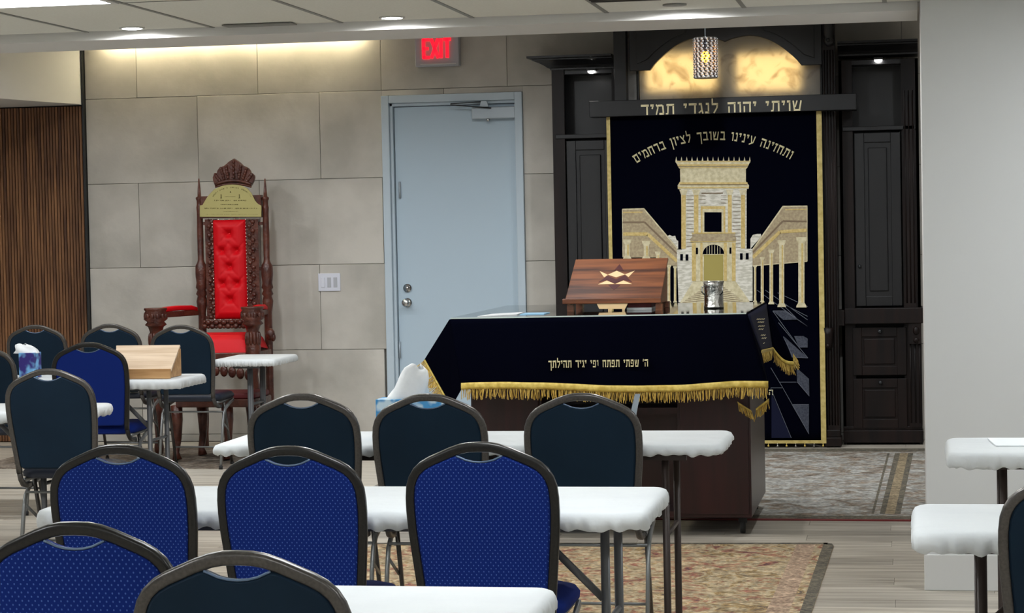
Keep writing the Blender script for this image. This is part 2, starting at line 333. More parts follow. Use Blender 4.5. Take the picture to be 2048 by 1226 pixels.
# ================================================================== STRUCTURE
YW = 15.5
CEIL = 2.485; CY = 9.76; SOF = 2.447; SY = 10.28
# floor with planks
fl = MB().box(-9, 4.2, -2.2, 15.9, -.12, -.006).build('floor', M['subfloor'], kind='structure')
px0, px1, pw, pl = -4.9, 1.4, .182, 1.22
farm = MB(); variants = {}
row = 0; y = 5.0; count = 0
while y < 12.2:
    off = (row*0.41) % pl; x = px0-off
    while x < px1:
        a, b = max(x, px0), min(x+pl, px1)
        if b-a > .05:
            key = (round(b-a, 3))
            if key not in variants:
                variants[key] = MB().box(.0007, b-a-.0007, .0007, pw-.0007, -.008, 0).mesh('plank', M['plank'], Vector((0, 0, 0)))
            if y > 5.8:
                o = bpy.data.objects.new('plank', variants[key]); col.objects.link(o); o.location = (a, y, 0); o.parent = fl; count += 1
            else: farm.box(a+.0007, b-.0007, y+.0007, y+pw-.0007, -.008, 0)
        x += pl
    y += pw; row += 1
yend = y
def planks(x0, x1, ya, yb):
    y = ya; r = 0
    while y < yb-.01:
        x = x0-(r*.41) % pl
        while x < x1:
            a, b = max(x, x0), min(x+pl, x1)
            if b-a > .05: farm.box(a+.0007, b-.0007, y+.0007, min(y+pw, yb)-.0007, -.008, 0)
            x += pl
        y += pw; r += 1
planks(-8.4, px0, 5.0, 15.48); planks(px0, px1, yend, 15.48); planks(px1, 3.6, 5.0, 15.48); planks(-8.4, 3.6, -1.9, 5.0)
farm.build('distant_planks', M['plank'], fl, kind='stuff')

# back wall with stone panels
dx0 = at(768, 400, YW).x; dx1 = at(1047, 300, YW).x; dz1 = at(900, 188, YW).z
wb = MB().box(-6.0, dx0, 15.53, 15.7, 0, 3.2).box(dx1, 3.7, 15.53, 15.7, 0, 3.2).box(dx0, dx1, 15.53, 15.7, dz1, 3.2).build('wall_back', M['grout'], kind='structure')
rows = [(0, .055, -5.62), (.055, .67, -4.708), (.67, 1.29, -5.178), (1.29, 1.912, -5.62), (1.912, 2.54, -5.153), (2.54, 3.16, -5.613)]
for (z0, z1, xj) in rows:
    js = [xj+.925*k for k in range(-2, 12)]
    js = [-6.015]+[j for j in js if -5.95 < j < 3.5]+[3.698]
    for a, b in zip(js[:-1], js[1:]):
        g = .0016; pieces = []
        X0, X1, Z0, Z1 = a+g, b-g, z0+g, z1-g
        if X1 <= dx0 or X0 >= dx1 or Z0 >= dz1: pieces = [(X0, X1, Z0, Z1)]
        else:
            if X0 < dx0-.04: pieces.append((X0, dx0-.002, Z0, Z1))
            if X1 > dx1+.04: pieces.append((dx1+.002, X1, Z0, Z1))
            if Z1 > dz1+.02: pieces.append((max(X0, dx0-.002), min(X1, dx1+.002), dz1+.002, Z1))
        for (p, q, r, s) in pieces:
            j = random.uniform(0, .0025)
            MB().box(p, q, YW-j, 15.528, r, s).build('stone_panel', M['stone'], wb, bevel=.0016, seg=1)
# slatted wall on the left
ztop = at(170, 209, YW).z
sw = MB().box(-8.5, -6.03, 15.56, 15.7, 0, ztop).build('wall_slatted', M['felt'], kind='structure')
sx = -6.045; i = 0
sm = MB().box(0, .0165, 0, .016, 0, ztop-.01).mesh('slat', M['slat'], Vector((0, 0, 0)))
rest = MB()
while sx > -8.4:
    if i < 60:
        o = bpy.data.objects.new('slat', sm); col.objects.link(o); o.location = (sx-.0145, 15.538, 0); o.parent = sw
    else: rest.box(sx-.0145, sx, 15.538, 15.558, 0, ztop-.01)
    sx -= .0233; i += 1
rest.build('distant_slats', M['slat'], sw, kind='stuff')
MB().box(-6.03, -6.018, 15.46, 15.56, 0, 3.16).build('trim_1', M['darkmetal'], kind='structure')
# white soffit above the slats; its face comes towards the room on the left
pA = (-6.02, 15.5); pB = (-6.15, 14.26); pB2 = (-7.6, 14.26-.0)
sl = (Vector(pB)-Vector(pA))
MB().prism([(-6.032, 15.69), (-6.032, 15.47), (-6.16, 15.0), (-6.42, 13.7), (-8.5, 12.9), (-8.5, 15.69)], ztop, 3.16, 'z').build('trim_2', M['white'], kind='structure')
# side and rear walls
MB().box(-8.7, -8.5, -2.2, 15.7, 0, 3.2).build('wall_left', M['white'], kind='structure')
MB().box(3.7, 3.9, -2.2, 15.7, 0, 3.2).build('wall_right', M['white'], kind='structure')
MB().box(-8.7, 3.9, -2.4, -2.2, 0, 3.2).build('wall_rear', M['white'], kind='structure')
# ceiling: slab, tiles and grid bars, bulkhead, raised part behind it
ce = MB().box(-8.5, 3.7, -2.2, CY, CEIL+.012, CEIL+.1).build('ceiling', M['ceil'], kind='structure')
TX = [-2.55+.61*k for k in range(-10, 11)]; TY = [CY-1.18-1.22*k for k in range(-1, 9)]
troffers = {(-3.77, 8.58), (-1.33, 6.14), (1.11, 8.58), (-6.21, 8.58), (-3.77, 3.70), (-6.21, 3.70), (1.11, 3.70), (-1.33, 1.26), (-3.77, -1.18), (.5, -1.18)}
def tr(x, y): return any(abs(x-a) < .02 and abs(y-b) < .02 for a, b in troffers)
tile_mesh = {}
for xa in TX:
    for yb in TY:
        x0, x1 = max(xa, -8.5), min(xa+.61, 3.7); y0, y1 = max(yb-1.22, -2.2), min(yb, CY-.002)
        if x1-x0 < .1 or y1-y0 < .1 or tr(xa, yb): continue
        if y1 < 7.3: continue
        MB().box(x0+.009, x1-.009, y0+.009, y1-.009, CEIL+.002, CEIL+.011).build('ceiling_tile', M['ceil'], ce)
ft = MB()
for xa in TX:
    for yb in TY:
        x0, x1 = max(xa, -8.5), min(xa+.61, 3.7); y0, y1 = max(yb-1.22, -2.2), min(yb, CY)
        if x1-x0 < .1 or y1-y0 < .1 or tr(xa, yb) or y1 >= 7.3: continue
        ft.box(x0+.009, x1-.009, y0+.009, y1-.009, CEIL+.002, CEIL+.011)
ft.build('distant_ceiling_tiles', M['ceil'], ce, kind='stuff')
gb = MB()
for xa in TX: gb.box(xa-.010, xa+.010, -2.2, CY, CEIL-.001, CEIL+.0015)
for yb in TY: gb.box(-8.5, 3.7, yb-.003, yb+.003, CEIL, CEIL+.0015)
gb.build('ceiling_grid', M['tbar'], ce)
MB().box(-8.5, .03, CY, SY, SOF, 3.16).build('trim_3', M['white'], kind='structure')
MB().box(-8.5, 3.7, SY, 15.7, 3.0, 3.12).build('trim_4', M['white'], kind='structure')
# column on the right with its baseboard
colx = at(1850, 1180, 9.25).x+.012
MB().box(colx, colx+1.1, 9.25, 10.6, 0, 3.16).build('wall_column', M['column'], kind='structure')
MB().box(colx-.014, colx+1.1, 9.235, 9.25, 0, .15).build('baseboard_column', M['white'], bevel=.003, kind='structure')
# second door of the room: white metal door with closer
dr = thing('door_1', (at(907, 400, YW).x, YW, 0), kind='structure')
fw = .055
MB().box(dx0, dx0+fw, 15.47, 15.6, 0, dz1).build('door_jamb', M['frame'], dr, bevel=.004)
MB().box(dx1-fw, dx1, 15.47, 15.6, 0, dz1).build('door_jamb', M['frame'], dr, bevel=.004)
MB().box(dx0+fw, dx1-fw, 15.47, 15.6, dz1-fw, dz1).build('door_head', M['frame'], dr, bevel=.004)
MB().box(dx0+fw, dx0+fw+.022, 15.50, 15.6, 0, dz1-fw).box(dx0+fw, dx1-fw, 15.50, 15.6, dz1-fw-.022, dz1-fw).build('door_stop', M['frame'], dr, bevel=.003)
lf = MB().box(dx0+fw+.026, dx1-fw-.003, 15.535, 15.58, .01, dz1-fw-.028).build('door_leaf', M['door'], dr, bevel=.002)
for (px, py, rr) in ((815, 576, .028), (815, 605, .030)):
    p = at(px, py, 15.53)
    k = MB(); k.tube([(p.x, 15.534, p.z), (p.x, 15.522, p.z)], rr*1.08, 20)
    if py == 605: k.tube([(p.x, 15.52, p.z), (p.x, 15.49, p.z), (p.x, 15.475, p.z), (p.x, 15.462, p.z), (p.x, 15.455, p.z)], 0, 20, rr=[.012, .013, .026, .028, .016])
    else: k.tube([(p.x, 15.522, p.z), (p.x, 15.510, p.z)], rr*.55, 16)
    k.build('door_knob' if py == 605 else 'deadbolt', M['chrome'], dr)
for py in (380, 700):
    a = at(798, py, 15.5); MB().tube([(a.x, 15.525, a.z-.06), (a.x, 15.525, a.z+.06)], .008, 10).build('hinge', M['alu'], dr)
a = at(944, 218, 15.49); b = at(1031, 236, 15.49)
cl = MB().box(a.x, b.x, 15.47, 15.53, b.z, a.z+.01).build('door_closer', M['alu'], dr, bevel=.006)
c1 = at(975, 239, 15.47); MB().tube([(c1.x, 15.495, b.z+.002), (c1.x, 15.495, b.z-.018)], .013, 12).build('pinion_cap', M['chrome'], cl)
c2 = at(902, 210, 15.45); c3 = at(982, 216, 15.45); c4 = at(968, 207, 15.47)
MB().strap([(c3.x, 15.455, c3.z), (c2.x, 15.43, c2.z)], (0, 0, 1), .022, .008).build('closer_arm', M['darkmetal'], cl)
MB().strap([(c2.x, 15.43, c2.z+.008), (c4.x, 15.48, c4.z+.014)], (0, 0, 1), .018, .007).build('closer_arm', M['darkmetal'], cl)
c5 = at(968, 208, 15.47); MB().prism([(c5.x-.03, c5.z-.02), (c5.x+.035, c5.z-.02), (c5.x+.022, c5.z+.02), (c5.x-.018, c5.z+.02)], 15.452, 15.478).build('closer_shoe', M['frame'], cl)

# ================================================================== CEILING THINGS
first = True
for (xa, yb) in sorted(troffers, key=lambda t: abs(t[0]+3.77)+abs(t[1]-8.58)):
    y0 = max(yb-1.22, -2.15)
    lab = 'bright white rectangular ceiling light panel in the top left corner' if first else 'white ceiling light panel above the seating, outside the picture'
    t = thing('ceiling_light', (xa+.305, (y0+yb)/2, CEIL), lab, 'ceiling light', None if first else 'ceiling light panels outside the picture')
    MB().box(xa+.035, xa+.575, y0+.035, yb-.035, CEIL+.001, CEIL+.008).build('diffuser', M['lamp'], t)
    fr = MB().box(xa+.01, xa+.035, y0+.01, yb-.01, CEIL-.004, CEIL+.009).box(xa+.575, xa+.6, y0+.01, yb-.01, CEIL-.004, CEIL+.009)
    fr.box(xa+.035, xa+.575, y0+.01, y0+.035, CEIL-.004, CEIL+.009).box(xa+.035, xa+.575, yb-.035, yb-.01, CEIL-.004, CEIL+.009).build('rim', M['white'], t)
    first = False
def zplane(px, py, z):
    d = ray(px, py); return CAM+d*((z-EYE)/d.z)
for px, py, lab in ((264, 56, 'small round glowing downlight above the slatted wood wall'), (784, 35, 'small round glowing downlight left of the red exit sign')):
    p = zplane(px, py, CEIL); t = thing('downlight', (p.x, min(p.y, 9.66), CEIL), lab, 'ceiling light', 'recessed downlights by the bulkhead')
    c = (p.x, min(p.y, 9.66), CEIL)
    MB().lathe([(.052, -.004), (.058, -.004), (.058, .002), (.052, .002)], c, 24).build('rim', M['white'], t)
    MB().lathe([(.0, -.0055), (.032, -.006), (.05, -.0035), (.05, .001)], c, 24).build('lens', M['spot'], t)
    ld = bpy.data.lights.new('downlight_beam', 'SPOT'); ld.energy = 42; ld.spot_size = 3.08; ld.spot_blend = .35; ld.shadow_soft_size = .02
    lo = bpy.data.objects.new('downlight_beam', ld); col.objects.link(lo); lo.parent = t; lo.location = (0, 0, -.012)
p = zplane(1350, 10, CEIL); t = thing('downlight', (p.x, 9.60, CEIL), 'small round grey disc in the ceiling beside the dark vent', 'ceiling disc')
MB().lathe([(.04, -.004), (.052, -.004), (.052, .002), (.04, .002)], (p.x, 9.5, CEIL), 24).build('rim', M['tbar'], t)
ld = bpy.data.lights.new('downlight_beam', 'SPOT'); ld.energy = 42; ld.spot_size = 3.08; ld.spot_blend = .35; ld.shadow_soft_size = .02
lo = bpy.data.objects.new('downlight_beam', ld); col.objects.link(lo); lo.parent = t; lo.location = (0, .0, -.012)
a = zplane(446, 50, CEIL); b = zplane(592, 47, CEIL)
v = MB().box(a.x, b.x, a.y-.02, a.y+.075, CEIL-.006, CEIL-.001); v = v.build('linear_vent', M['tbar']); tag(v, 'narrow grey slot vent in the ceiling above the throne', 'vent')
a = zplane(1182, 3, CEIL); t = thing('ceiling_vent', (a.x+.15, a.y-.25, CEIL), 'dark slotted square vent at the top edge of the ceiling', 'vent')
MB().box(a.x, a.x+.31, a.y-.5, a.y, CEIL-.003, CEIL-.001).build('frame', M['tbar'], t)
for k in range(8): MB().box(a.x+.01, a.x+.30, a.y-.49+k*.06, a.y-.455+k*.06, CEIL-.01, CEIL-.004).build('louvre', M['darkmetal'], t)
# downlights of the raised ceiling behind the bulkhead (hidden by it from the seats)
for (x, y_) in [(-7.2, 13.0), (-5.7, 13.2), (-4.2, 13.2), (-2.7, 13.2), (-1.2, 13.4), (.4, 13.2), (-6.4, 11.4), (-4.9, 11.4), (-3.4, 11.4), (-1.9, 11.4), (-.4, 11.4), (1.8, 12.4)]:
    t = thing('downlight', (x, y_, 3.0), 'round downlight in the raised ceiling hidden behind the bulkhead', 'ceiling light', 'downlights hidden behind the bulkhead')
    MB().lathe([(.052, -.004), (.062, -.004), (.062, -.0005), (.052, -.0005)], (x, y_, 3.0), 20).build('rim', M['white'], t)
    MB().lathe([(.0, -.0055), (.05, -.0045), (.05, -.0005)], (x, y_, 3.0), 20).build('lens', M['spot'], t)
    ld = bpy.data.lights.new('downlight_beam', 'SPOT'); ld.energy = BACK_POWER; ld.spot_size = math.radians(122); ld.spot_blend = .8; ld.shadow_soft_size = .05; ld.color = (.93, .97, 1)
    lo = bpy.data.objects.new('downlight_beam', ld); col.objects.link(lo); lo.parent = t; lo.location = (0, 0, -.02); lo.rotation_euler = (math.radians(26), 0, 0)   # tilted towards the back wall
# warm led strip at the head of the stone wall
xl = at(205, 105, YW).x; xr = at(733, 80, YW).x
t = thing('led_strip_light', ((xl+xr)/2, 15.44, 2.97), 'warm strip light washing down the top of the stone wall', 'strip light')
MB().box(xl, xr, 15.41, 15.46, 2.982, 3.0).build('channel', M['alu'], t); MB().box(xl+.01, xr-.01, 15.42, 15.45, 2.975, 2.981).build('lamp_strip', M['led'], t)
# exit sign
a = at(829, 72, 15.42); b = at(918, 131, 15.42)
t = thing('exit_sign', ((a.x+b.x)/2, 15.46, b.z), 'silver exit sign with glowing red letters above the white door', 'sign')
MB().box(a.x, b.x, 15.42, 15.495, b.z, a.z+.03).build('housing', M['exitbody'], t, bevel=.006)
MB().box(a.x+.04, b.x-.02, 15.412, 15.42, b.z+.012, b.z+.020).build('light_bar', M['white'], t)
def bars(mb, segs, x0, z0, w_, h_, y, th, wd):
    for (x1, z1, x2, z2) in segs:
        dx, dz = (x2-x1)*w_, (z2-z1)*h_; L = math.hypot(dx, dz); nx, nz = -dz/L*wd/2, dx/L*wd/2
        A = (x0+x1*w_, z0+z1*h_); B = (x0+x2*w_, z0+z2*h_)
        q = [(A[0]+nx, A[1]+nz), (B[0]+nx, B[1]+nz), (B[0]-nx, B[1]-nz), (A[0]-nx, A[1]-nz)]
        mb.hexa([(u, y, v_) for u, v_ in q], [(u, y+th, v_) for u, v_ in q])
LAT = {'E': [(.1, 0, .1, 1), (0, .96, 1, .96), (0, .5, .85, .5), (0, .04, 1, .04)], 'X': [(.05, 0, .95, 1), (.05, 1, .95, 0)], 'I': [(.5, 0, .5, 1)], 'T': [(0, .95, 1, .95), (.5, 0, .5, 1)]}
e0 = at(846, 117, 15.41); e1 = at(904, 76, 15.41); hh = e1.z-e0.z; ww = e1.x-e0.x; x = e0.x
for ch, fw_ in (('E', .25), ('X', .29), ('I', .10), ('T', .28)):
    mb = MB(); bars(mb, LAT[ch], x, e0.z, fw_*ww-.006, hh, 15.408, .011, .021); mb.build('letter', M['exitred'], t); x += fw_*ww+.02*ww
# light switch
a = at(636, 547, 15.49); b = at(681, 582, 15.49)
t = thing('light_switch', ((a.x+b.x)/2, 15.49, b.z), 'white three gang light switch plate on stone wall left of door', 'light switch')
MB().box(a.x, b.x, 15.488, 15.497, b.z, a.z).build('plate', M['plate'], t, bevel=.003)
for k in range(3):
    cx = a.x+(b.x-a.x)*(.22+.28*k); MB().box(cx-.014, cx+.014, 15.482 if k == 0 else 15.485, 15.488, b.z+.028, a.z-.03).build('rocker', M['plate'] if k == 0 else M['exitbody'], t, bevel=.002)

# ================================================================== ARK AND CABINETS
def raised_panel(mb, x0, x1, z0, z1, y, st=.055):
    # frame of a raised panel door, front at y; returns field inside
    mb.box(x0, x0+st, y, y+.022, z0, z1).box(x1-st, x1, y, y+.022, z0, z1).box(x0+st, x1-st, y, y+.022, z1-st, z1).box(x0+st, x1-st, y, y+.022, z0, z0+st)
def fluted(mb, x0, x1, y, z0, z1, n=3):
    mb.box(x0, x1, y, y+.03, z0, z1); wd = (x1-x0)
    for k in range(n+1):
        c = x0+wd*(.14+.72*k/n); mb.tube([(c, y, z0+.03), (c, y, z1-.03)], wd*.07, 6)
def cornice(mb, x0, x1, y, z0, z1, out, back, left=True):
    h = z1-z0; prof = [(0, 0), (.012, .0), (.012, .12), (.03, .16), (.05, .3), (.10, .55), (.14, .7), (.14, .78), (.18, .84), (.18, 1)]
    n = len(prof)
    for (o0, t0), (o1, t1) in zip(prof[:-1], prof[1:]):
        a0, a1 = o0*out/.18, o1*out/.18
        xl0 = x0-(a0 if left else 0); xl1 = x0-(a1 if left else 0)
        mb.hexa([(xl0, y-a0, z0+t0*h), (x1, y-a0, z0+t0*h), (x1, back, z0+t0*h), (xl0, back, z0+t0*h)], [(xl1, y-a1, z0+t1*h), (x1, y-a1, z0+t1*h), (x1, back, z0+t1*h), (xl1, back, z0+t1*h)]) if t1 > t0 else None
YC = 15.2     # cabinet fronts
# --- left cabinet
lx0 = at(1103, 140, YC).x; lx1 = at(1229, 180, YC).x
zc_b = at(1110, 140, YC).z; zc_t = at(1110, 113, YC-.1).z
shelf = at(1170, 268, YC).z; ctr_t = at(1690, 617, YC-.06).z; ctr_b = at(1690, 648, YC-.06).z
def side_cabinet(x0, x1, right, label):
    t = thing('tall_cabinet', ((x0+x1)/2, YC, 0), label, 'cabinet', 'tall dark cabinets flanking the ark')
    pw_ = .085; xa, xb = (x0+pw_, x1-.004) if not right else (x0+.09, x1-.115)
    zt = zc_b
    MB().box(x0, x1, 15.44, 15.49, 0, zt).build('back_panel', M['espresso'], t)
    MB().box(x0, x0+.02, YC, 15.44, 0, zt).box(x1-.02, x1, YC, 15.44, 0, zt).build('side_panel', M['walnut'], t)
    mb = MB()
    if not right: mb.box(x0, xa, YC-.004, YC+.03, .09, zt)
    else:
        fluted(mb, xb+.012, x1-.03, YC-.015, ctr_t, at(1820, 172, YC).z, 2); mb.box(xb, x1, YC, YC+.03, .09, zt); mb.box(x0, xa-.0, YC, YC+.03, .09, zt)
    mb.build('stile', M['walnut'], t)
    cr = MB(); z1 = zc_t if not right else at(1760, 82, YC-.1).z; z0 = zc_b if not right else at(1760, 110, YC-.0).z
    cornice(cr, x0, x1, YC, z0, z1+.004, .15, 15.49, not right); cr.build('crown_moulding', M['espresso'], t)
    MB().box(x0+.02, x1-.02, YC+.03, 15.44, zt-.03, zt).build('top_board', M['espresso'], t)
    MB().box(x0+.02, x1-.02, YC-.015, 15.44, shelf-.03, shelf).build('shelf', M['espresso'], t, bevel=.004)
    # upper door
    dz0, dz1_ = at(1750, 612, YC).z, shelf-.045
    d = MB(); raised_panel(d, xa+.01, xb-.01, dz0, dz1_, YC-.005, .065); dd = d.build('cabinet_door', M['espresso'], t, bevel=.003)
    MB().box(xa+.07, xb-.07, YC+.01, YC+.02, dz0+.06, dz1_-.06).build('door_field', M['espresso'], dd)
    MB().box(xa+.10, xb-.10, YC-.002, YC+.012, dz0+.10, dz1_-.10).build('raised_panel', M['espresso'], dd, bevel=.008)
    MB().ball((xa+.035 if right else xb-.035, YC-.018, 1.22), .013).build('knob', M['darkmetal'], dd)
    # counter ledge
    mb = MB(); mb.box(x0+.02, x1+.012, YC-.075, 15.44, ctr_b, ctr_t)
    if right: mb.box(x0-.085, x0+.02, YC-.11, YC+.1, ctr_b-.01, ctr_t-.01)
    mb.build('counter_ledge', M['walnut'], t, bevel=.004)
    # drawers
    zd = [(at(1750, 750, YC).z, at(1750, 655, YC).z), (at(1750, 856, YC).z, at(1750, 757, YC).z)]
    xr_ = xb+.025
    for z0, z1 in zd:
        g = MB(); raised_panel(g, xa-.02, xr_-.012, z0, z1, YC-.02, .062); dd = g.build('drawer', M['walnut'], t, bevel=.003)
        MB().box(xa+.03, xr_-.062, YC-.006, YC+.0, z0+.05, z1-.05).build('drawer_field', M['walnut'], dd)
        MB().box(xa+.055, xr_-.09, YC-.016, YC-.005, z0+.075, z1-.075).build('raised_panel', M['walnut'], dd, bevel=.006)
        MB().tube([((xa+xb)/2, YC-.02, z1-.025), ((xa+xb)/2, YC-.032, z1-.025), ((xa+xb)/2, YC-.045, z1-.025), ((xa+xb)/2, YC-.05, z1-.025)], 0, 12, rr=[.007, .007, .014, .008]).build('knob', M['darkmetal'], dd)
    pl_ = MB(); pl_.box(x0, x1+.005, YC-.03, YC+.1, .015, .10); pl_.box(x0, x1, YC-.015, YC+.05, .10, .125); pl_.build('plinth', M['walnut'], t, bevel=.004)
    mb = MB()
    if right:
        fluted(mb, xr_+.004, x1-.004, YC-.03, .12, ctr_b-.005, 2)
        cz = ctr_b-.10; mb.box(xr_+.004, x1-.002, YC-.06, YC, ctr_b-.14, ctr_b); mb.ball((x1-.035, YC-.065, ctr_b-.115), .02, .012, .02); mb.ball((x1-.035, YC-.065, ctr_b-.05), .022, .014, .03)
    else: fluted(mb, x0+.004, xa-.01, YC-.03, .12, ctr_b, 2)
    mb.build('pilaster', M['walnut'], t)
    # niche light
    lp = at(1187, 145, 15.3) if not right else at(1757, 123, 15.3)
    z = zt-.032
    lt = MB().lathe([(.001, -.014), (.014, -.012), (.024, -.004), (.026, 0), (.026, .004)], (lp.x, 15.20, lp.z), 16).build('niche_light', M['spot'], t)
    MB().box(lp.x-.03, lp.x+.03, 15.17, 15.44, lp.z+.004, max(lp.z+.02, zt-.03)).build('lamp_stem', M['espresso'], lt)
    l2 = bpy.data.lights.new('niche_beam', 'SPOT'); l2.energy = 2.2; l2.spot_size = 1.3; l2.spot_blend = 1; l2.shadow_soft_size = .02
    lo = bpy.data.objects.new('niche_beam', l2); col.objects.link(lo); lo.parent = t; lo.location = Vector((lp.x, 15.31, lp.z-.015))-ORG[t.name]
    return t
side_cabinet(lx0, lx1, False, 'tall dark cabinet left of the curtain with stepped crown moulding')
rx0 = at(1679, 300, YC).x; rx1 = at(1838, 300, YC).x
side_cabinet(rx0, rx1, True, 'tall dark cabinet with two drawers right of the curtain')
# --- central ark surround
YA = 15.06
t = thing('ark_surround', (at(1450, 600, YA).x, YA, 0), 'dark wooden ark surround with double arch and gold lettered lintel', 'ark')
ARK = t
ax0 = at(1229, 150, YA).x; ax1 = at(1670, 150, YA).x
def arkpt(u, v, Y=YA): p = at(1040+u/4.54, v/4.54, Y); return (p.x, p.z)
# arch board outline built symmetric around its centre
cxp = at(1450, 90, YA).x; zb = at(1450, 136, YA).z; zt_ = at(1450, 55, YA).z+.20
half = at(1603, 130, YA).x-cxp; out_ = ax1-.085-cxp
zap = at(1400, 75, YA).z; zcu = at(1447, 82, YA).z
arc = []
for k in range(0, 13):
    a = k/12; X = half-(half-.16)*a; arc.append((X, zb+(zap-zb)*math.sin(a*math.pi/2)**.85))
arc += [(.13, zap-.002), (.09, zap-.008), (.05, zap-.016), (.0, zcu-.006)]
outl = [(cxp+out_, zb)]+[(cxp+x, z) for x, z in arc]+[(cxp-x, z) for x, z in arc[::-1][1:]]+[(cxp-out_, zb), (cxp-out_, zt_), (cxp+out_, zt_)]
flat('arch_board', [outl], YA-.02, .05, M['espresso'], t, .004)
for s in (1, -1):       # raised spandrel panels
    in_ = [(x+.045, z+.035) for x, z in arc[1:11]]
    pts = [(cxp+s*(out_-.05), zb+.045)]+[(cxp+s*min(x, out_-.06), max(z, zb+.045)) for x, z in in_]+[(cxp+s*in_[-1][0], zt_-.03), (cxp+s*(out_-.05), zt_-.03)]
    flat('spandrel_panel', [pts], YA-.032, .014, M['espresso'], t, .005)
# pilasters
pz0 = .12
mb = MB(); mb.box(ax0, ax0+.085, YA-.03, 15.19, .09, zt_); mb.build('pilaster', M['espresso'], t, bevel=.003)
mb = MB(); fluted(mb, at(1646, 150, YA).x, ax1, YA-.035, pz0, at(1655, 92, YA).z, 3); mb.box(at(1646, 150, YA).x, ax1, YA-.004, 15.19, .09, zt_); mb.build('pilaster', M['walnut'], t)
mb = MB(); fluted(mb, ax0+.006, ax0+.08, YA-.05, pz0, at(1240, 240, YA).z, 3); mb.build('pilaster', M['walnut'], t)
kx = at(1657, 70, YA).x; kz = at(1657, 85, YA).z
mb = MB(); mb.lathe([(.01, -.03), (.028, -.01), (.034, .01), (.026, .03), (.034, .05), (.038, .12), (.044, .16)], (kx, YA-.05, kz), 14); mb.ball((kx, YA-.085, kz+.01), .014); mb.build('corbel', M['espresso'], t)
mb = MB(); lo_x = at(1657, 680, YA).x; cz = at(1657, 690, YA).z
mb.lathe([(.012, -.03), (.028, -.01), (.03, .02), (.034, .07), (.04, .12)], (lo_x, YA-.05, cz), 14); mb.ball((lo_x, YA-.085, cz-.0), .014); mb.build('corbel', M['walnut'], t)
MB().box(ax1-.10, ax1+.012, YA-.075, 15.16, .01, .07).box(ax1-.09, ax1+.004, YA-.06, 15.16, .0705, .12).build('plinth_block', M['walnut'], t, bevel=.005)
MB().box(ax0, ax0+.11, YA-.075, 15.16, .01, .07).box(ax0, ax0+.10, YA-.06, 15.16, .0705, .12).build('plinth_block', M['walnut'], t, bevel=.005)
# onyx light box
oz0 = at(1450, 204, YA).z; ox0 = at(1279, 160, 15.14).x; ox1 = at(1640, 160, 15.14).x
MB().box(ox0, ox1, 15.14, 15.146, oz0, zt_-.02).build('onyx_sheet', M['onyx'], t, label='pale translucent stone sheet lit from behind')
for (pa, pb, nm) in ((1290, 1438, ''), (1470, 1606, '')):
    a = at(pa, 198, 15.19); b = at(pb, 100, 15.19)
    MB().box(a.x+.02, b.x-.02, 15.170, 15.175, a.z+.05, b.z-.02).build('backlight', M['backlamp'], t)
MB().box(ox0-.005, ox1+.005, 15.24, 15.25, oz0, zt_).box(ox0-.012, ox0-.004, 15.12, 15.25, oz0, zt_).box(ox1+.004, ox1+.012, 15.12, 15.25, oz0, zt_).box(ox0, ox1, 15.14, 15.25, zt_-.02, zt_).build('light_box', M['espresso'], t)
sx0 = at(1255, 170, 15.12).x
MB().box(sx0, ox0-.02, 15.13, 15.14, oz0, zt_-.1).build('side_strip', M['onyx'], t)
MB().box(ax0+.09, ax1-.09, 15.26, 15.3, 0.02, zt_).build('back_board', M['espresso'], t)
# lintel
YL = 14.93
a = at(1178, 203, YL); b = at(1713, 218, YL); la = at(1178, 236, YL)
zl1 = (at(1178, 203, YL).z+at(1713, 186, YL).z)/2; zl0 = (la.z+b.z)/2
lt = MB().box(a.x, b.x, YL, YA+.02, zl0, zl1).build('lintel', M['espresso'], t, bevel=.004)
q = at(1282, 231, YL-.01); p = at(1604, 222, YL-.01)
hebrew('שויתי יהוה לנגדי תמיד', (p.x, q.z+.002), (q.x, q.z+.002), YL-.008, .008, M['letter2'], lt, h=at(1440, 203, YL).z-at(1440, 224, YL).z)
# --- curtain
YP = 14.985
t = thing('ark_curtain', (at(1430, 880, YP).x, YP, 0), 'dark navy velvet curtain embroidered with a golden temple and lettering', 'curtain')
cx0 = at(1215, 300, YP).x; cx1 = at(1648, 600, YP).x; cz1 = zl0+.02; cz0 = at(1600, 888, YP).z+.004
def wav(x): return .004*math.sin(x*9)
MB().grid(lambda u, v: (cx0+(cx1-cx0)*u, YP+.008+.002*math.sin(u*9), cz0+(cz1-cz0)*v), 24, 24).build('velvet_panel', M['navy'], t, solid=.008)
g = .021
MB().box(cx0-.004, cx0+g, YP-.003, YP+.004, cz0, cz1).box(cx1-g-.012, cx1+.002, YP-.003, YP+.004, cz0, cz1).box(cx0+g, cx1-g-.012, YP-.003, YP+.004, cz0, cz0+g).build('gold_border', M['goldtrim'], t)
bd = MB()
for k in range(24):
    x = cx0+.02+(cx1-cx0-.04)*k/23
    b2 = MB().tube([(x, YP, cz0+.002), (x, YP, cz0-.012)], .003, 6); b2.ball((x, YP, cz0-.016), .007); b2.build('hem_bead', M['gold'] if k % 2 else M['chrome'], t)
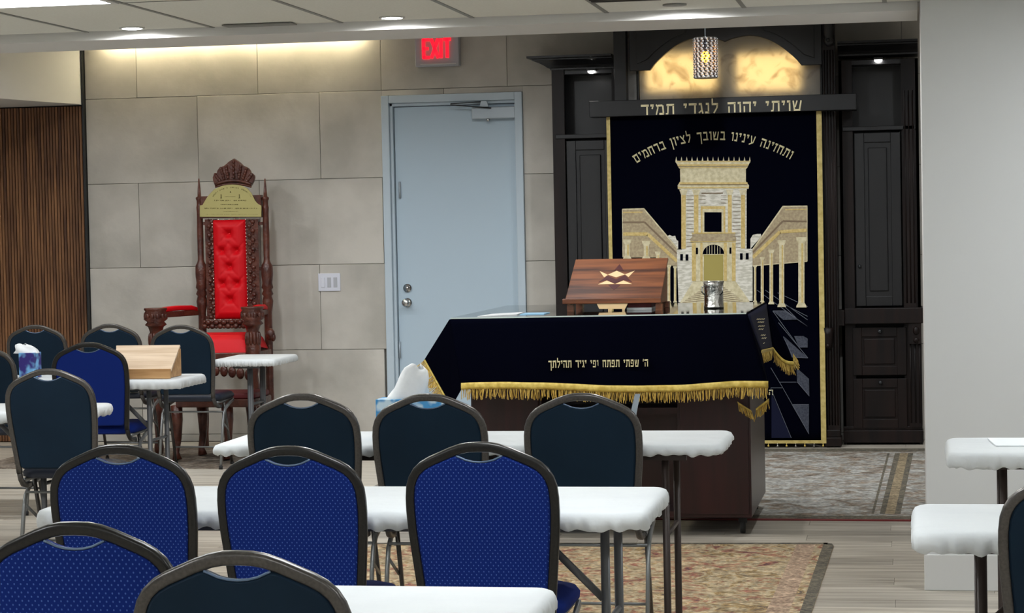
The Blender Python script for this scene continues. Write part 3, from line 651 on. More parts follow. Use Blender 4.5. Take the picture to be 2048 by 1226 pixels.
# arched text: circle through three measured points
def circ(p1, p2, p3):
    ax, ay, bx, by, cx, cy = *p1, *p2, *p3; d = 2*(ax*(by-cy)+bx*(cy-ay)+cx*(ay-by))
    ux = ((ax*ax+ay*ay)*(by-cy)+(bx*bx+by*by)*(cy-ay)+(cx*cx+cy*cy)*(ay-by))/d
    uy = ((ax*ax+ay*ay)*(cx-bx)+(bx*bx+by*by)*(ax-cx)+(cx*cx+cy*cy)*(bx-ax))/d
    return ux, uy, math.hypot(ax-ux, ay-uy)
def cp(x, y): p = at(x, y, YP); return (p.x, p.z)
pl_, pm_, pr_ = cp(1273, 327), cp(1428, 280), cp(1580, 319)
ucx, ucz, ur = circ(pl_, pm_, pr_)
aL = math.atan2(pl_[1]-ucz, pl_[0]-ucx); aR = math.atan2(pr_[1]-ucz, pr_[0]-ucx)
hebrew('ותחזינה עינינו בשובך לציון ברחמים', None, None, YP-.004, .006, M['letter'], t, h=.058, arc=(ucx, ucz, ur, aL, aR))
hl = MB(); q = at(1538, 790, YP); strokes(hl, 'ה', .036, lambda a, b: (q.x+a, q.z+b), YP-.004, YP); hl.build('letter', M['letter'], t)
# temple applique; c6 reads off measured outline points of the embroidery
def c6(u, v): p = at(1220+u/3.605, 300+v/3.605, YP); return (p.x, p.z)
def app(name, pts, m, lay): flat(name, [[c6(*p) for p in pts]], YP-.0025-.0016*lay, .003, m, t)
def rect(a, b, c, d): return [(a, b), (c, b), (c, d), (a, d)]
def line6(mb, pts, wd, lay, fn=c6):
    for (u1, v1), (u2, v2) in zip(pts[:-1], pts[1:]):
        dx, dz = u2-u1, v2-v1; L = math.hypot(dx, dz) or 1; nx, nz = -dz/L*wd/2, dx/L*wd/2
        q = [fn(u1+nx, v1+nz), fn(u2+nx, v2+nz), fn(u2-nx, v2-nz), fn(u1-nx, v1-nz)]
        y = YP-.0025-.0016*lay
        mb.hexa([(a, y, b) for a, b in q], [(a, y+.0014, b) for a, b in q])
def cord(name, m, *items):
    for pts, wd, lay in items:
        mb = MB(); line6(mb, pts, wd, lay); mb.build(name, M[m], t)
# wings
app('left_wing', [(88, 425), (245, 420), (485, 700), (485, 835), (412, 832), (360, 775), (92, 775)], M['et'], 0)
app('right_wing', [(1423, 400), (1245, 402), (1028, 712), (1028, 835), (1423, 803)], M['et'], 0)
app('castle_wall', [(412, 622), (430, 612), (450, 622), (470, 618), (480, 650), (492, 655), (492, 712), (470, 700)], M['ew'], 0)
app('castle_wall', [(1013, 712), (1013, 640), (1030, 612), (1060, 605), (1088, 604), (1090, 625)], M['ew'], 0)
cord('cream_cording', 'ec', ([(90, 428), (245, 424), (487, 712)], 9, 1), ([(1421, 405), (1247, 407), (1030, 716)], 9, 1), ([(90, 428), (94, 772)], 6, 1), ([(1421, 405), (1421, 803), (1030, 835)], 6, 1))
cord('brown_cording', 'eb', ([(92, 522), (250, 520), (484, 748)], 12, 1), ([(1420, 515), (1247, 512), (1030, 738)], 12, 1))
cord('gold_cording', 'eg', ([(94, 606), (272, 606), (484, 802)], 24, 1), ([(1421, 578), (1225, 590), (1030, 775)], 24, 1), ([(92, 450), (235, 448)], 8, 1), ([(1421, 428), (1262, 430)], 8, 1))
def column6(u, v0, v1, wd):
    h = wd*1.0
    pts = [(u-wd*.85, v0), (u+wd*.85, v0), (u+wd*.8, v0+h*.5), (u+wd*.5, v0+h), (u+wd*.5, v1-h*.8), (u+wd*.8, v1-h*.3), (u+wd*.85, v1), (u-wd*.85, v1), (u-wd*.8, v1-h*.3), (u-wd*.5, v1-h*.8), (u-wd*.5, v0+h), (u-wd*.8, v0+h*.5)]
    app('embroidered_column', pts, M['ec'], 2)
    m_ = MB(); line6(m_, [(u+wd*.15, v0+h), (u+wd*.15, v1-h*.8)], wd*.3, 3); m_.build('column_stripe', M['eg'], t)  # gold thread stripe down the column shaft
for (u, v0, v1, wd) in ((1380, 628, 1135, 44), (1238, 650, 1132, 36), (1163, 718, 1112, 26), (1098, 772, 1102, 21), (1046, 830, 1096, 17), (125, 645, 790, 36), (262, 655, 790, 36), (345, 732, 800, 24), (425, 828, 1100, 20), (470, 838, 1100, 17)): column6(u, v0, v1, wd)
# tower
app('tower_wall', [(512, 280), (985, 278), (985, 715), (520, 717)], M['ew'], 1)
teeth = [(472, 84)]
n = 15
for k in range(n):
    u = 478+k*(1008-478)/(n-1); teeth += [(u-6, 78), (u, 48), (u+6, 78)]
teeth += [(1012, 84), (1012, 90), (472, 90)]
app('parapet', teeth, M['ec'], 1)
app('cornice', [(472, 84), (1012, 84), (1000, 106), (990, 128), (975, 142), (512, 142), (498, 130), (485, 106)], M['ec'], 2)
app('frieze', [(505, 140), (980, 140), (980, 226), (508, 226)], M['ec'], 1)
app('cornice', [(508, 226), (980, 226), (1003, 255), (1000, 280), (490, 282), (488, 255)], M['ec'], 2)
cord('gold_cording', 'eg', ([(488, 110), (996, 108)], 13, 3), ([(500, 128), (985, 126)], 6, 3), ([(500, 240), (992, 240)], 14, 3), ([(490, 272), (1000, 270)], 8, 3), ([(482, 84), (1010, 83)], 5, 3))
cord('brown_cording', 'eb', ([(490, 118), (994, 116)], 4, 4), ([(505, 250), (990, 249)], 5, 4))
for (u, wd, v1) in ((531, 32, 712), (622, 32, 605), (864, 28, 605), (960, 30, 710)):
    app('gold_pilaster', [(u-wd/2, 318), (u+wd/2, 318), (u+wd/2, v1), (u-wd/2, v1)], M['eg'], 2)
    app('capital', [(u-wd*.95, 286), (u+wd*.95, 286), (u+wd*.55, 325), (u-wd*.55, 325)], M['ec'], 3)
mb = MB(); line6(mb, [(660, 312), (815, 311)], 8, 3); mb.build('slit', M['eb'], t)
app('window_surround', rect(655, 405, 832, 610), M['eg'], 2); app('window_surround', rect(668, 425, 818, 605), M['ec'], 3); app('dark_window', rect(681, 449, 805, 590), M['navy'], 4)
mb = MB()
for v in range(330, 700, 26):
    line6(mb, [(552, v), (602, v)], 2.5, 3); line6(mb, [(884, v+8), (940, v+8)], 2.5, 3)
    if v < 400: line6(mb, [(645, v), (690, v)], 2.5, 3); line6(mb, [(800, v), (840, v)], 2.5, 3)
mb.build('brick_stitching', M['eb'], t, kind='stuff')
app('ledge', [(592, 596), (905, 594), (903, 622), (912, 640), (905, 664), (585, 666), (578, 642), (594, 624)], M['et'], 3)
cord('gold_cording', 'eg', ([(590, 600), (905, 598)], 8, 4), ([(580, 660), (910, 658)], 6, 4))
app('side_wall', [(482, 718), (598, 716), (600, 1095), (495, 1100)], M['ew'], 2); app('side_wall', [(905, 712), (1028, 712), (1028, 1088), (905, 1090)], M['ew'], 2)
app('portal', [(586, 664), (908, 662), (904, 945), (600, 947)], M['ec'], 3)
for (u, wd) in ((606, 28), (660, 16), (832, 22), (893, 26)): app('gold_pilaster', rect(u-wd/2, 668, u+wd/2, 944), M['eg'], 4)
aw = [(672+75-78*math.cos(math.pi*k/12), 752-70*math.sin(math.pi*k/12)) for k in range(13)]
app('arched_window', aw, M['navy'], 4); app('portal_door', rect(678, 754, 817, 940), M['eo'], 4)
mb = MB()
for u in (700, 718, 736, 756, 776, 794): line6(mb, [(u, 752), (u, 752-66*math.sqrt(max(0, 1-((u-747)/76)**2)))], 4, 5)
line6(mb, [(672, 753), (822, 752)], 5, 5); mb.build('window_bars', M['ec'], t)
for r_ in ((508, 750, 526, 796), (546, 752, 565, 796), (938, 745, 957, 790), (980, 743, 1000, 788), (620, 704, 635, 750), (862, 703, 876, 748)): app('dark_window', rect(*r_), M['navy'], 5)
app('staircase', [(600, 946), (905, 944), (1000, 1080), (1015, 1110), (500, 1112), (515, 1085)], M['ec'], 3)
mb = MB()
for k in range(9):
    v = 962+k*15; hw = 60+k*21; line6(mb, [(750-hw, v+18), (750-hw*.5, v+6), (750, v+2), (750+hw*.5, v+6), (750+hw, v+16)], 3, 4)
mb.build('stair_stitching', M['eb'], t)
app('forecourt', [(425, 1108), (1110, 1100), (1115, 1240), (420, 1240)], M['ec'], 1)
def c7(u, v): p = at(1500+u/3.605, 580+v/3.605, YP); return (p.x, p.z)
def app7(pts, m, lay): flat('pavement_slab', [[c7(*p) for p in pts]], YP-.0025-.0016*lay, .003, m, t)
for pts in ([(165, 152), (250, 150), (345, 213), (240, 215)], [(318, 332), (385, 332), (416, 350), (416, 410), (352, 410)], [(245, 335), (418, 490), (302, 486)], [(300, 825), (425, 825), (425, 1038)], [(335, 560), (425, 640), (428, 765), (340, 662)]): app7(pts, M['el'], 0)
app7([(155, 742), (298, 1066), (155, 1066)], M['navy2'], 0)
mb = MB()
for pts in ([(165, 152), (352, 410)], [(205, 235), (418, 490)], [(240, 335), (310, 484), (418, 490)], [(50, 0), (415, 262)], [(110, 0), (415, 215)], [(200, 20), (415, 120)], [(250, 105), (415, 190)], [(150, 560), (235, 702), (425, 1038)], [(215, 664), (335, 664)], [(150, 705), (230, 705)], [(340, 662), (428, 765)], [(310, 825), (425, 825)], [(352, 412), (416, 412)], [(150, 710), (298, 1066)], [(240, 110), (345, 213)], [(165, 150), (250, 150)], [(250, 150), (415, 262)]): line6(mb, pts, 3.5, 1, c7)
mb.build('pavement_lines', M['eline'], t)
# --- pendant lamp
YPn = 14.3
a = at(1387, 76, YPn); b = at(1437, 156, YPn); pc = at(1411, 115, YPn); rad = (b.x-a.x)/2
t = thing('pendant_lamp', (pc.x, YPn, b.z), 'crystal cylinder pendant lamp with amber bulb hanging before the ark', 'lamp')
MB().tube([(pc.x, YPn, a.z), (pc.x, YPn, 3.0)], .004, 8).build('cord', M['alu'], t)
MB().lathe([(.045, 0), (.05, .01), (.05, .025)], (pc.x, YPn, 2.975), 20).build('canopy', M['chrome'], t)
H_ = a.z-b.z
for z in (b.z, a.z-.006): MB().lathe([(rad*.93, 0), (rad*.97, 0), (rad*.97, .006), (rad*.93, .006)], (pc.x, YPn, z), 28).build('ring', M['chrome'], t)
MB().tube([(pc.x-rad*.93, YPn, a.z-.003), (pc.x+rad*.93, YPn, a.z-.003)], .003, 6).build('cross_bar', M['chrome'], t)
MB().tube([(pc.x, YPn, a.z), (pc.x, YPn, b.z+H_*.62)], .01, 8).build('socket', M['darkmetal'], t)
MB().ball((pc.x, YPn, b.z+H_*.53), .030, .030, .036, 14, 10).build('bulb', M['amber'], t, label='amber glass bulb')
for nm, m_, par in (('crystal_strands', M['crystal'], 0), ('mirror_beads', M['crystal2'], 1)):
    mb = MB(); nr = 16; nc = 30
    for j in range(nr):
        for k in range(nc):
            if (j+k) % 2 != par: continue
            an = 2*math.pi*(k+.5*(j % 2))/nc; x = pc.x+rad*.95*math.cos(an); y_ = YPn+rad*.95*math.sin(an); z = b.z+.01+(H_-.02)*j/(nr-1)
            r = .0078; mb.add([(x-r, y_, z), (x+r, y_, z), (x, y_-r, z), (x, y_+r, z), (x, y_, z+r*1.15), (x, y_, z-r*1.15)], [(0,2,4),(2,1,4),(1,3,4),(3,0,4),(2,0,5),(1,2,5),(3,1,5),(0,3,5)])
    mb.build(nm, m_, t, kind='stuff')

# ================================================================== RUGS
def rug(name, pts, m, label, borders=(), binding=None):
    cx = sum(p[0] for p in pts)/len(pts); cy = sum(p[1] for p in pts)/len(pts)
    t = thing(name, (cx, cy, 0), label, 'rug')
    MB().prism(pts, .0003, .004, "z").build('pile', m, t)
    for nm, bp, bm_, lay in borders: MB().prism(bp, .004, .0043+.0004*lay, 'z').build(nm, bm_, t)
    if binding: MB().prism(binding, .0003, .006, 'z').build('binding', M['redtrim'], t)
    return t
rug('area_rug', [(-2.62, 8.1), (-.42, 8.1), (-.39, 10.45), (-.40, 10.52), (-.44, 10.55), (-2.62, 10.45)], M['rug1'], 'beige and gold patterned rug in front of the draped platform',
    [('border_stripe', [(-.60, 8.1), (-.51, 8.1), (-.475, 10.55), (-.565, 10.55)], M['rugpink'], 0), ('dark_edge', [(-.465, 8.1), (-.42, 8.1), (-.39, 10.45), (-.40, 10.52), (-.44, 10.55)], M['rugdark'], 1), ('dark_edge', [(-2.62, 10.41), (-.42, 10.50), (-.42, 10.55), (-2.62, 10.45)], M['rugdark'], 1)])
rug('area_rug', [(-3.2, 11.42), (.9, 11.36), (.9, 14.9), (-3.2, 14.9)], M['rug2'], 'large worn grey oriental rug under the curtain and cabinets',
    [('border_stripe', [(-.165, 11.6), (-.115, 11.6), (-.052, 14.6), (-.105, 14.6)], M['rugtan'], 0), ('dark_edge', [(-.192, 11.6), (-.165, 11.6), (-.105, 14.6), (-.138, 14.6)], M['rugdark'], 1), ('dark_edge', [(-.115, 11.6), (-.085, 11.6), (-.02, 14.6), (-.052, 14.6)], M['rugdark'], 1), ('dark_edge', [(-.235, 11.6), (-.222, 11.6), (-.172, 14.6), (-.186, 14.6)], M['rugdark'], 1), ('dark_edge', [(-3.2, 11.42), (.9, 11.36), (.9, 11.5), (-3.2, 11.56)], M['rugdark'], 1), ('dark_edge', [(-3.2, 14.70), (.9, 14.70), (.9, 14.9), (-3.2, 14.9)], M['rugdark'], 1)],
    [(-3.2, 11.385), (.9, 11.325), (.9, 11.36), (-3.2, 11.42)])
rug('area_rug', [(-6.2, 13.70), (-3.9, 13.70), (-3.9, 15.0), (-6.2, 15.0)], M['rug3'], 'brown patterned rug under the carved throne')

# ================================================================== THRONE
YT = 15.1
def th(x, y, Y=YT): return at(x, y, Y)
t = thing('throne', (th(466, 600).x, 14.85, 0), 'tall carved dark wood throne with red tufted back and crown crest', 'throne')
for px in (400, 532):
    x = th(px, 450).x; zz = lambda py: at(px, py, YT).z
    P = [(.026, .0), (.024, .1), (.03, .2), (.028, .5), (.03, zz(690)), (.028, zz(625)), (.036, zz(612)), (.04, zz(602)), (.030, zz(592)), (.042, zz(588)), (.03, zz(580)), (.042, zz(575)), (.036, zz(566)), (.043, zz(548)), (.041, zz(532)), (.026, zz(524)), (.022, zz(520)), (.023, zz(470)), (.021, zz(425)), (.024, zz(415)), (.020, zz(410)), (.020, zz(402)), (.026, zz(398)), (.026, zz(395)), (.014, zz(393)), (.009, zz(372)), (.004, zz(357))]
    pst = MB().lathe(P, (x, YT, 0), 14).build('post', M['carved'], t)
def k1(u, v): p = at(360+u/7.6625, 300+v/7.6625, YT); return (p.x, p.z)
crown = [(560, 575), (535, 520), (518, 470), (512, 420), (525, 385), (550, 365), (575, 350), (585, 310), (610, 280), (650, 258), (690, 240), (720, 215), (745, 190), (780, 165), (805, 150), (835, 132), (865, 150), (890, 165), (925, 190), (950, 215), (975, 240), (1015, 258), (1055, 280), (1080, 312), (1095, 350), (1120, 365), (1145, 390), (1150, 425), (1140, 470), (1115, 520), (1080, 570), (990, 545), (830, 530), (650, 545)]
holes = [[(u-8, 350), (u+9, 350), (u+6+s, 425), (u-4+s, 425)] for u, s in ((765, 2), (900, -2))]+[[(u-8, 375), (u+8, 375), (u+6+s, 430), (u-5+s, 430)] for u, s in ((680, 8), (990, -8))]+[[(590, 425), (604, 425), (616, 470), (604, 470)], [(1062, 425), (1074, 425), (1062, 470), (1050, 470)]]
cw = flat('crown_crest', [[k1(*p) for p in crown]]+[[k1(*p) for p in h] for h in holes], YT-.02, .035, M['carved'], t, .004)
mb = MB()
for u, v0, v1 in ((835, 150, 440), (720, 230, 440), (945, 230, 440), (640, 270, 450), (1030, 270, 450), (555, 370, 480), (1108, 370, 480)):
    for k in range(5):
        c = k1(u+(835-u)*.12*(4-k)*-.0+(835-u)*.06*k, v0+(v1-v0)*(k+.5)/5); mb.ball((c[0], YT-.024, c[1]), .012, .01, .014)
pth = [k1(u, 470+12*((u-835)/280)**2*-1+abs(u-835)**2*.0009) for u in range(560, 1115, 50)]
mb.tube([(a, YT-.026, b) for a, b in pth], .011, 8); pth = [k1(u, 520+abs(u-835)**2*.0006) for u in range(560, 1115, 50)]
mb.tube([(a, YT-.026, b) for a, b in pth], .008, 8); mb.build('crown_relief', M['carved'], cw)
plq = [(335, 1025), (335, 850), (375, 845), (400, 800), (440, 735), (480, 680), (560, 600), (660, 555), (750, 535), (830, 530), (910, 535), (980, 550), (1060, 590), (1120, 660), (1180, 780), (1220, 825), (1275, 855), (1275, 1025)]
pq = flat('name_plaque', [[k1(*p) for p in plq]], YT-.048, .012, M['brass'], t, .002, label='gold plaque with fine engraved lines of lettering')
MB().box(k1(345, 1025)[0], k1(1265, 1025)[0], YT-.034, YT+.02, k1(800, 1040)[1], k1(800, 700)[1]).build('top_rail', M['carved'], t)
# engraved lines: small strokes too fine to read in the photograph
mb = MB()
def marks(mb, u0, u1, v, h, dens=9, wd=5):
    u = u0
    while u < u1:
        w_ = random.uniform(3, dens*.9)
        if random.random() > .16:
            a = k1(u, v-h/2*random.uniform(.5, 1)); b = k1(u+w_, v+h/2*random.uniform(.4, 1)); mb.box(min(a[0], b[0]), max(a[0], b[0]), YT-.0492, YT-.048, min(a[1], b[1]), max(a[1], b[1]))
        u += dens
marks(mb, 560, 1050, 775, 22, 14); marks(mb, 655, 945, 838, 14, 10); marks(mb, 395, 1205, 895, 18, 12); marks(mb, 700, 920, 940, 8, 9); marks(mb, 720, 880, 716, 7, 8); marks(mb, 430, 1220, 988, 4, 14)
for k in range(26):
    a = math.pi*(.12+.76*k/25); u, v = 825-330*math.cos(a)*.93, 790-215*math.sin(a); 
    if k % 6 != 5: marks(mb, u-6, u+6, v, 22, 9)
c = k1(805, 645); mb.tube([(c[0], YT-.0495, c[1]), (c[0], YT-.048, c[1])], .0045, 12)
for u in (662, 940):
    a = k1(u-6, 740); b = k1(u+6, 680); mb.box(a[0], b[0], YT-.0492, YT-.048, a[1], b[1]); a = k1(u-14, 742); b = k1(u+14, 732); mb.box(a[0], b[0], YT-.0492, YT-.048, a[1], b[1])
mb.build('engraving', M['ink'], pq, kind='stuff')
def k2(u, v, Y=YT): p = at(260+u/4.085, 420+v/4.085, Y); return (p.x, p.z)
for (u0, u1) in ((638, 706), (955, 1052)):
    a = k2(u0, 895); b = k2(u1, 75); mb = MB().box(a[0], b[0], YT-.02, YT+.03, a[1], b[1])
    n = 22
    for k in range(n):
        z = a[1]+(b[1]-a[1])*(k+.5)/n; x = (a[0]+b[0])/2+(.012 if k % 2 else -.012)*(u1-u0)/90; mb.ball((x, YT-.024, z), .017, .012, .016)
        mb.ball(((a[0]+b[0])/2-(.014 if k % 2 else -.014), YT-.022, z+.012), .009, .009, .009)
    mb.build('carved_stile', M['carved'], t)
for (u0, u1) in ((600, 640), (1050, 1085)):
    mb = MB(); 
    for v in (110, 480, 880): a = k2(u0, v+14); b = k2(u1, v-14); mb.box(a[0], b[0], YT-.008, YT+.018, a[1], b[1])
    mb.build('stile_bracket', M['carved'], t)
# tufted back cushion
a = k2(704, 893); b = k2(950, 78); bts = [(.5, .86), (.28, .69), (.72, .69), (.5, .53), (.28, .36), (.72, .36), (.5, .20)]
def cush(u, v):
    x = a[0]+(b[0]-a[0])*u; z = a[1]+(b[1]-a[1])*v; e = min(u, 1-u, v*3, (1-v)*3)*5; d = .042*min(1, e)**.5
    for (bu, bv) in bts:
        r = math.hypot((u-bu)*.85, (v-bv)*2.9); d -= .036*math.exp(-(r/.10)**2)
        if abs(u-bu) < .5: 
            r2 = abs(abs(u-bu)*1.0-abs(v-bv)*2.9)
            if r < .45: d -= .008*math.exp(-(r2/.035)**2)*(1-r/.45)
    return (x, YT-.02-d, z)
cu = MB().grid(cush, 34, 90).build('back_cushion', M['red'], t)
mb = MB()
for (bu, bv) in bts:
    p_ = cush(bu, bv); mb.ball((p_[0], p_[1]-.003, p_[2]), .009, .005, .009)
mb.build('tuft_buttons', M['red'], cu)
mb = MB()
for k in range(30):
    z = a[1]+(b[1]-a[1])*k/29
    for x in (a[0]-.003, b[0]+.003): mb.ball((x, YT-.026, z), .0055, .004, .0055, 6, 4)
for k in range(7):
    x = a[0]+(b[0]-a[0])*k/6
    for z in (a[1]-.003, b[1]+.003): mb.ball((x, YT-.026, z), .0055, .004, .0055, 6, 4)
mb.build('brass_studs', M['stud'], t)
# seat level carving, seat, apron
a = k2(595, 978, 15.06); b = k2(1010, 888, 15.06)
mb = MB().box(a[0], b[0], 15.06, 15.12, a[1]+.01, b[1]-.01)
for k in range(13):
    x = a[0]+(b[0]-a[0])*(k+.5)/13; mb.ball((x, 15.055, (a[1]+b[1])/2+(.014 if k % 2 else -.014)), .022, .016, .020); mb.ball((x, 15.055, (a[1]+b[1])/2-(.02 if k % 2 else -.02)), .012, .012, .012)
mb.build('lower_back_rail', M['carved'], t)
zs = .79
sx0, sx1 = -4.98, -4.48
def trap(y): f = (15.06-y)/.5; return (-5.0-.17*f, -4.50-.0*f+.0)
s0 = trap(15.04); s1 = trap(14.62)
MB().hexa([(s1[0], 14.6, .63), (s1[1], 14.6, .63), (s0[1], 15.06, .63), (s0[0], 15.06, .63)], [(s1[0], 14.6, .705), (s1[1], 14.6, .705), (s0[1], 15.06, .705), (s0[0], 15.06, .705)]).build('seat_frame', M['carved'], t, bevel=.006)
def seatc(u, v):
    y = 14.61+.44*v; q = trap(y); x = q[0]+.02+(q[1]-q[0]-.04)*u; e = min(u, 1-u, v, 1-v)*8; return (x, y, .706+.11*min(1, e)**.5+.02*math.sin(math.pi*v))
MB().grid(seatc, 16, 16).build('seat_cushion', M['red'], t)
mb = MB()
for k in range(11):
    x = s1[0]+.03+(s1[1]-s1[0]-.06)*k/10; dz = .06*math.sin(math.pi*k/10); mb.ball((x, 14.595, .60-.05+dz*.6), .03, .016, .04); mb.ball((x+.02, 14.59, .62), .016, .012, .016)
mb.build('carved_apron', M['carved'], t)
# arms
for side, (xb, yb_), (xf, yf) in ((-1, (th(400, 600).x, YT), (-5.20, 14.62)), (1, (th(532, 600).x, YT), (-4.50, 14.62))):
    dirv = Vector((xf-xb, yf-yb_, 0)); L = dirv.length; d = dirv.normalized(); nrm = Vector((-d.y, d.x, 0))
    B = Vector((xb, yb_, 0))+d*.04; E = Vector((xf, yf, 0))-d*.03
    zr = .985
    bpts = lambda q, wd, z: [(q+nrm*wd).to_tuple()[:2]+(z,), (q-nrm*wd).to_tuple()[:2]+(z,)]
    A_ = bpts(B, .022, zr-.035)+bpts(E, .022, zr-.035)[::-1]; T_ = bpts(B, .022, zr+.005)+bpts(E, .022, zr+.005)[::-1]
    arm = MB().hexa(A_, T_).build('arm_rail', M['carved'], t, bevel=.006)
    pts = []
    MB().strap([(B+d*.02+Vector((0, 0, zr+.008))), (B+d*.08+Vector((0, 0, zr+.022))), (B+d*(L*.45)+Vector((0, 0, zr+.026))), (E-d*.07+Vector((0, 0, zr+.022))), (E-d*.02+Vector((0, 0, zr+.006)))], nrm.cross(d), .05, .036).build('arm_pad', M['red'], arm)
    P = [(.03, .0), (.034, .05), (.024, .12), (.034, .3), (.046, .45), (.03, .55), (.05, .66), (.055, .74), (.04, .80), (.045, .86), (.055, .89), (.078, .905), (.06, .925), (.086, .945), (.066, .962), (.084, .985), (.072, 1.0), (.082, 1.012), (.08, 1.022)]
    mb = MB().lathe(P, (xf, yf, 0), 12)
    for k in range(12):
        an = 2*math.pi*k/12; mb.ball((xf+.07*math.cos(an), yf+.07*math.sin(an), .965), .016, .016, .03); mb.ball((xf+.045*math.cos(an), yf+.045*math.sin(an), .80), .014, .014, .05)
    mb.build('arm_support', M['carved'], t)
    x, y_ = xf, yf
q = k2(1130, 1020, 14.9); mb = MB().ball((q[0], 14.95, q[1]), .035, .03, .045); mb.ball((q[0]+.02, 14.95, q[1]-.02), .02, .02, .03); mb.build('carved_leaf', M['carved'], t)
# foot step with red top
fx0, fx1, fy0, fy1, fz = at(352, 860, 14.14).x, at(512, 860, 14.14).x, 14.14, 14.52, .455
ft_ = MB().box(fx0, fx1, fy0, fy1, fz-.09, fz-.035).build('footstep_frame', M['carved'], t, bevel=.008)
MB().box(fx0+.01, fx1-.01, fy0+.01, fy1-.01, fz-.036, fz+.005).build('footstep_cushion', M['dred'], ft_, bevel=.015, seg=3)
for px, yy in ((355, fy0+.04), (456, fy0+.04), (402, fy1-.04), (500, fy1-.04)):
    x = at(px+(0 if yy < 14.3 else 4), 900, yy).x
    MB().tube([(x, yy, fz-.08), (x+.012, yy-.02, .28), (x+.004, yy, .15), (x-.01, yy, .06), (x, yy-.01, .012)], 0, 10, rr=[.04, .036, .026, .022, .032]).build('footstep_leg', M['carved'], ft_)

# ================================================================== BIMAH
BX0, BX1, BF, BB, BZ = -2.205, -.785, 10.52, 11.90, 1.10
t = thing('reading_platform', ((BX0+BX1)/2, 11.3, 0), 'dark mahogany reading desk base on castors under the navy cloth', 'desk')
bx0, bx1, by0, by1 = -2.20, -.80, 10.82, 11.84
zb0 = .085
MB().box(bx1-.36, bx1, by0, by1, zb0, 1.05).build('cabinet_end', M['maho'], t, bevel=.004)
MB().box(bx0, bx0+.36, by0, by1, zb0, 1.05).build('cabinet_end', M['maho'], t, bevel=.004)
MB().box(bx1-.345, bx1-.012, by0-.018, by0-.002, zb0+.02, 1.03).build('door_panel', M['maho'], t, bevel=.002)
MB().box(bx0+.012, bx0+.345, by0-.018, by0-.002, zb0+.02, 1.03).build('door_panel', M['maho'], t, bevel=.002)
MB().box(bx0+.36, bx1-.36, by0+.25, by0+.28, zb0, 1.05).build('recessed_back', M['maho'], t)
MB().box(bx0+.36, bx1-.36, by0+.01, by0+.25, .60, .63).build('shelf', M['maho'], t)
MB().box(bx0+.36, bx1-.36, by0+.0, by0+.25, zb0, zb0+.03).build('bottom_board', M['maho'], t)
MB().box(bx0+.37, bx1-.37, by0-.005, by0+.015, .98, 1.05).build('rail', M['maho'], t)
MB().box(bx0-.03, bx1+.012, BF+.04, BB-.02, 1.051, 1.088).build('desk_top', M['maho'], t)
for x in (bx0+.06, bx1-.05):
    for y_ in (by0+.06, by1-.06):
        c_ = MB().tube([(x-.012, y_, .035), (x+.012, y_, .035)], .033, 14).box(x-.02, x+.02, y_-.02, y_+.02, .055, zb0).build('castor', M['rubber'], t)
# cloth
t = thing('desk_cloth', ((BX0+BX1)/2, BF, BZ), 'dark navy velvet cloth with gold fringe and lettering over desk', 'cloth')
def P3(x, y, Y): return at(x, y, Y)
SK = .15
fl_ = Vector((BX0, BF-SK, BZ)); fr_ = Vector((BX1, BF, BZ)); bl_ = Vector((BX0, BB, BZ)); br_ = Vector((BX1, BB, BZ))
hl_ = P3(923, 778, BF-.03-SK); hr_ = P3(1537, 776, BF-.02)
def lerp(a, b, u): return a+(b-a)*u
def front(u, v):
    top = lerp(fl_, fr_, u); bot = lerp(hl_, hr_, u); bot = bot+Vector((0, 0, .010*math.sin(u*7+.6)*1.0+.012*max(0, u-.75)*4*(1-(u-.75)*4)*1.4))
    p = lerp(top, bot, v); p.y += -.012*math.sin(v*math.pi)*.5+.010*v*math.sin(u*23)+.006*v*math.sin(u*51)
    return p
MB().grid(front, 60, 14).build('front_drape', M['navy'], t, solid=.003)
MB().grid(lambda u, v: lerp(lerp(fl_, fr_, u), lerp(bl_, br_, u), v), 6, 6).build('top_cloth', M['navy'], t, solid=.002)
tip = P3(849, 720, BF+.0); lb = P3(902, 815, BF-.10)
def wing(u, v):       # folded corner on the left
    a_ = lerp(fl_, tip, v); b_ = lerp(fl_, lb, v); return lerp(a_, b_, u)
MB().add([fl_, tip, lb, hl_], [(0, 1, 2), (0, 2, 3)]).build('corner_fold', M['navy'], t, solid=.003)
MB().grid(lambda u, v: lerp(lerp(fl_, bl_, u), lerp(tip, tip+Vector((.0, 1.25, .03)), u), v), 8, 6).build('left_drape', M['navy'], t, solid=.003)
rA = P3(1523, 706, BF+.10); rB = P3(1545, 700, BB-.1)
MB().grid(lambda u, v: lerp(lerp(fr_, br_, u), lerp(rA, rB, u), v), 8, 8).build('right_drape', M['navy2'], t, solid=.003)
MB().add([fr_, hr_, rA], [(0, 1, 2)]).build('corner_fold', M['navy'], t, solid=.003)
rC = P3(1588, 728, BB+.05); rD = P3(1547, 700, BB)
MB().grid(lambda u, v: lerp(lerp(br_, rD, v), lerp(br_, rC, v), u)+Vector((0, 0, -.025*math.sin(u*math.pi)*v)), 8, 8).build('rear_fold', M['navy'], t, solid=.003)
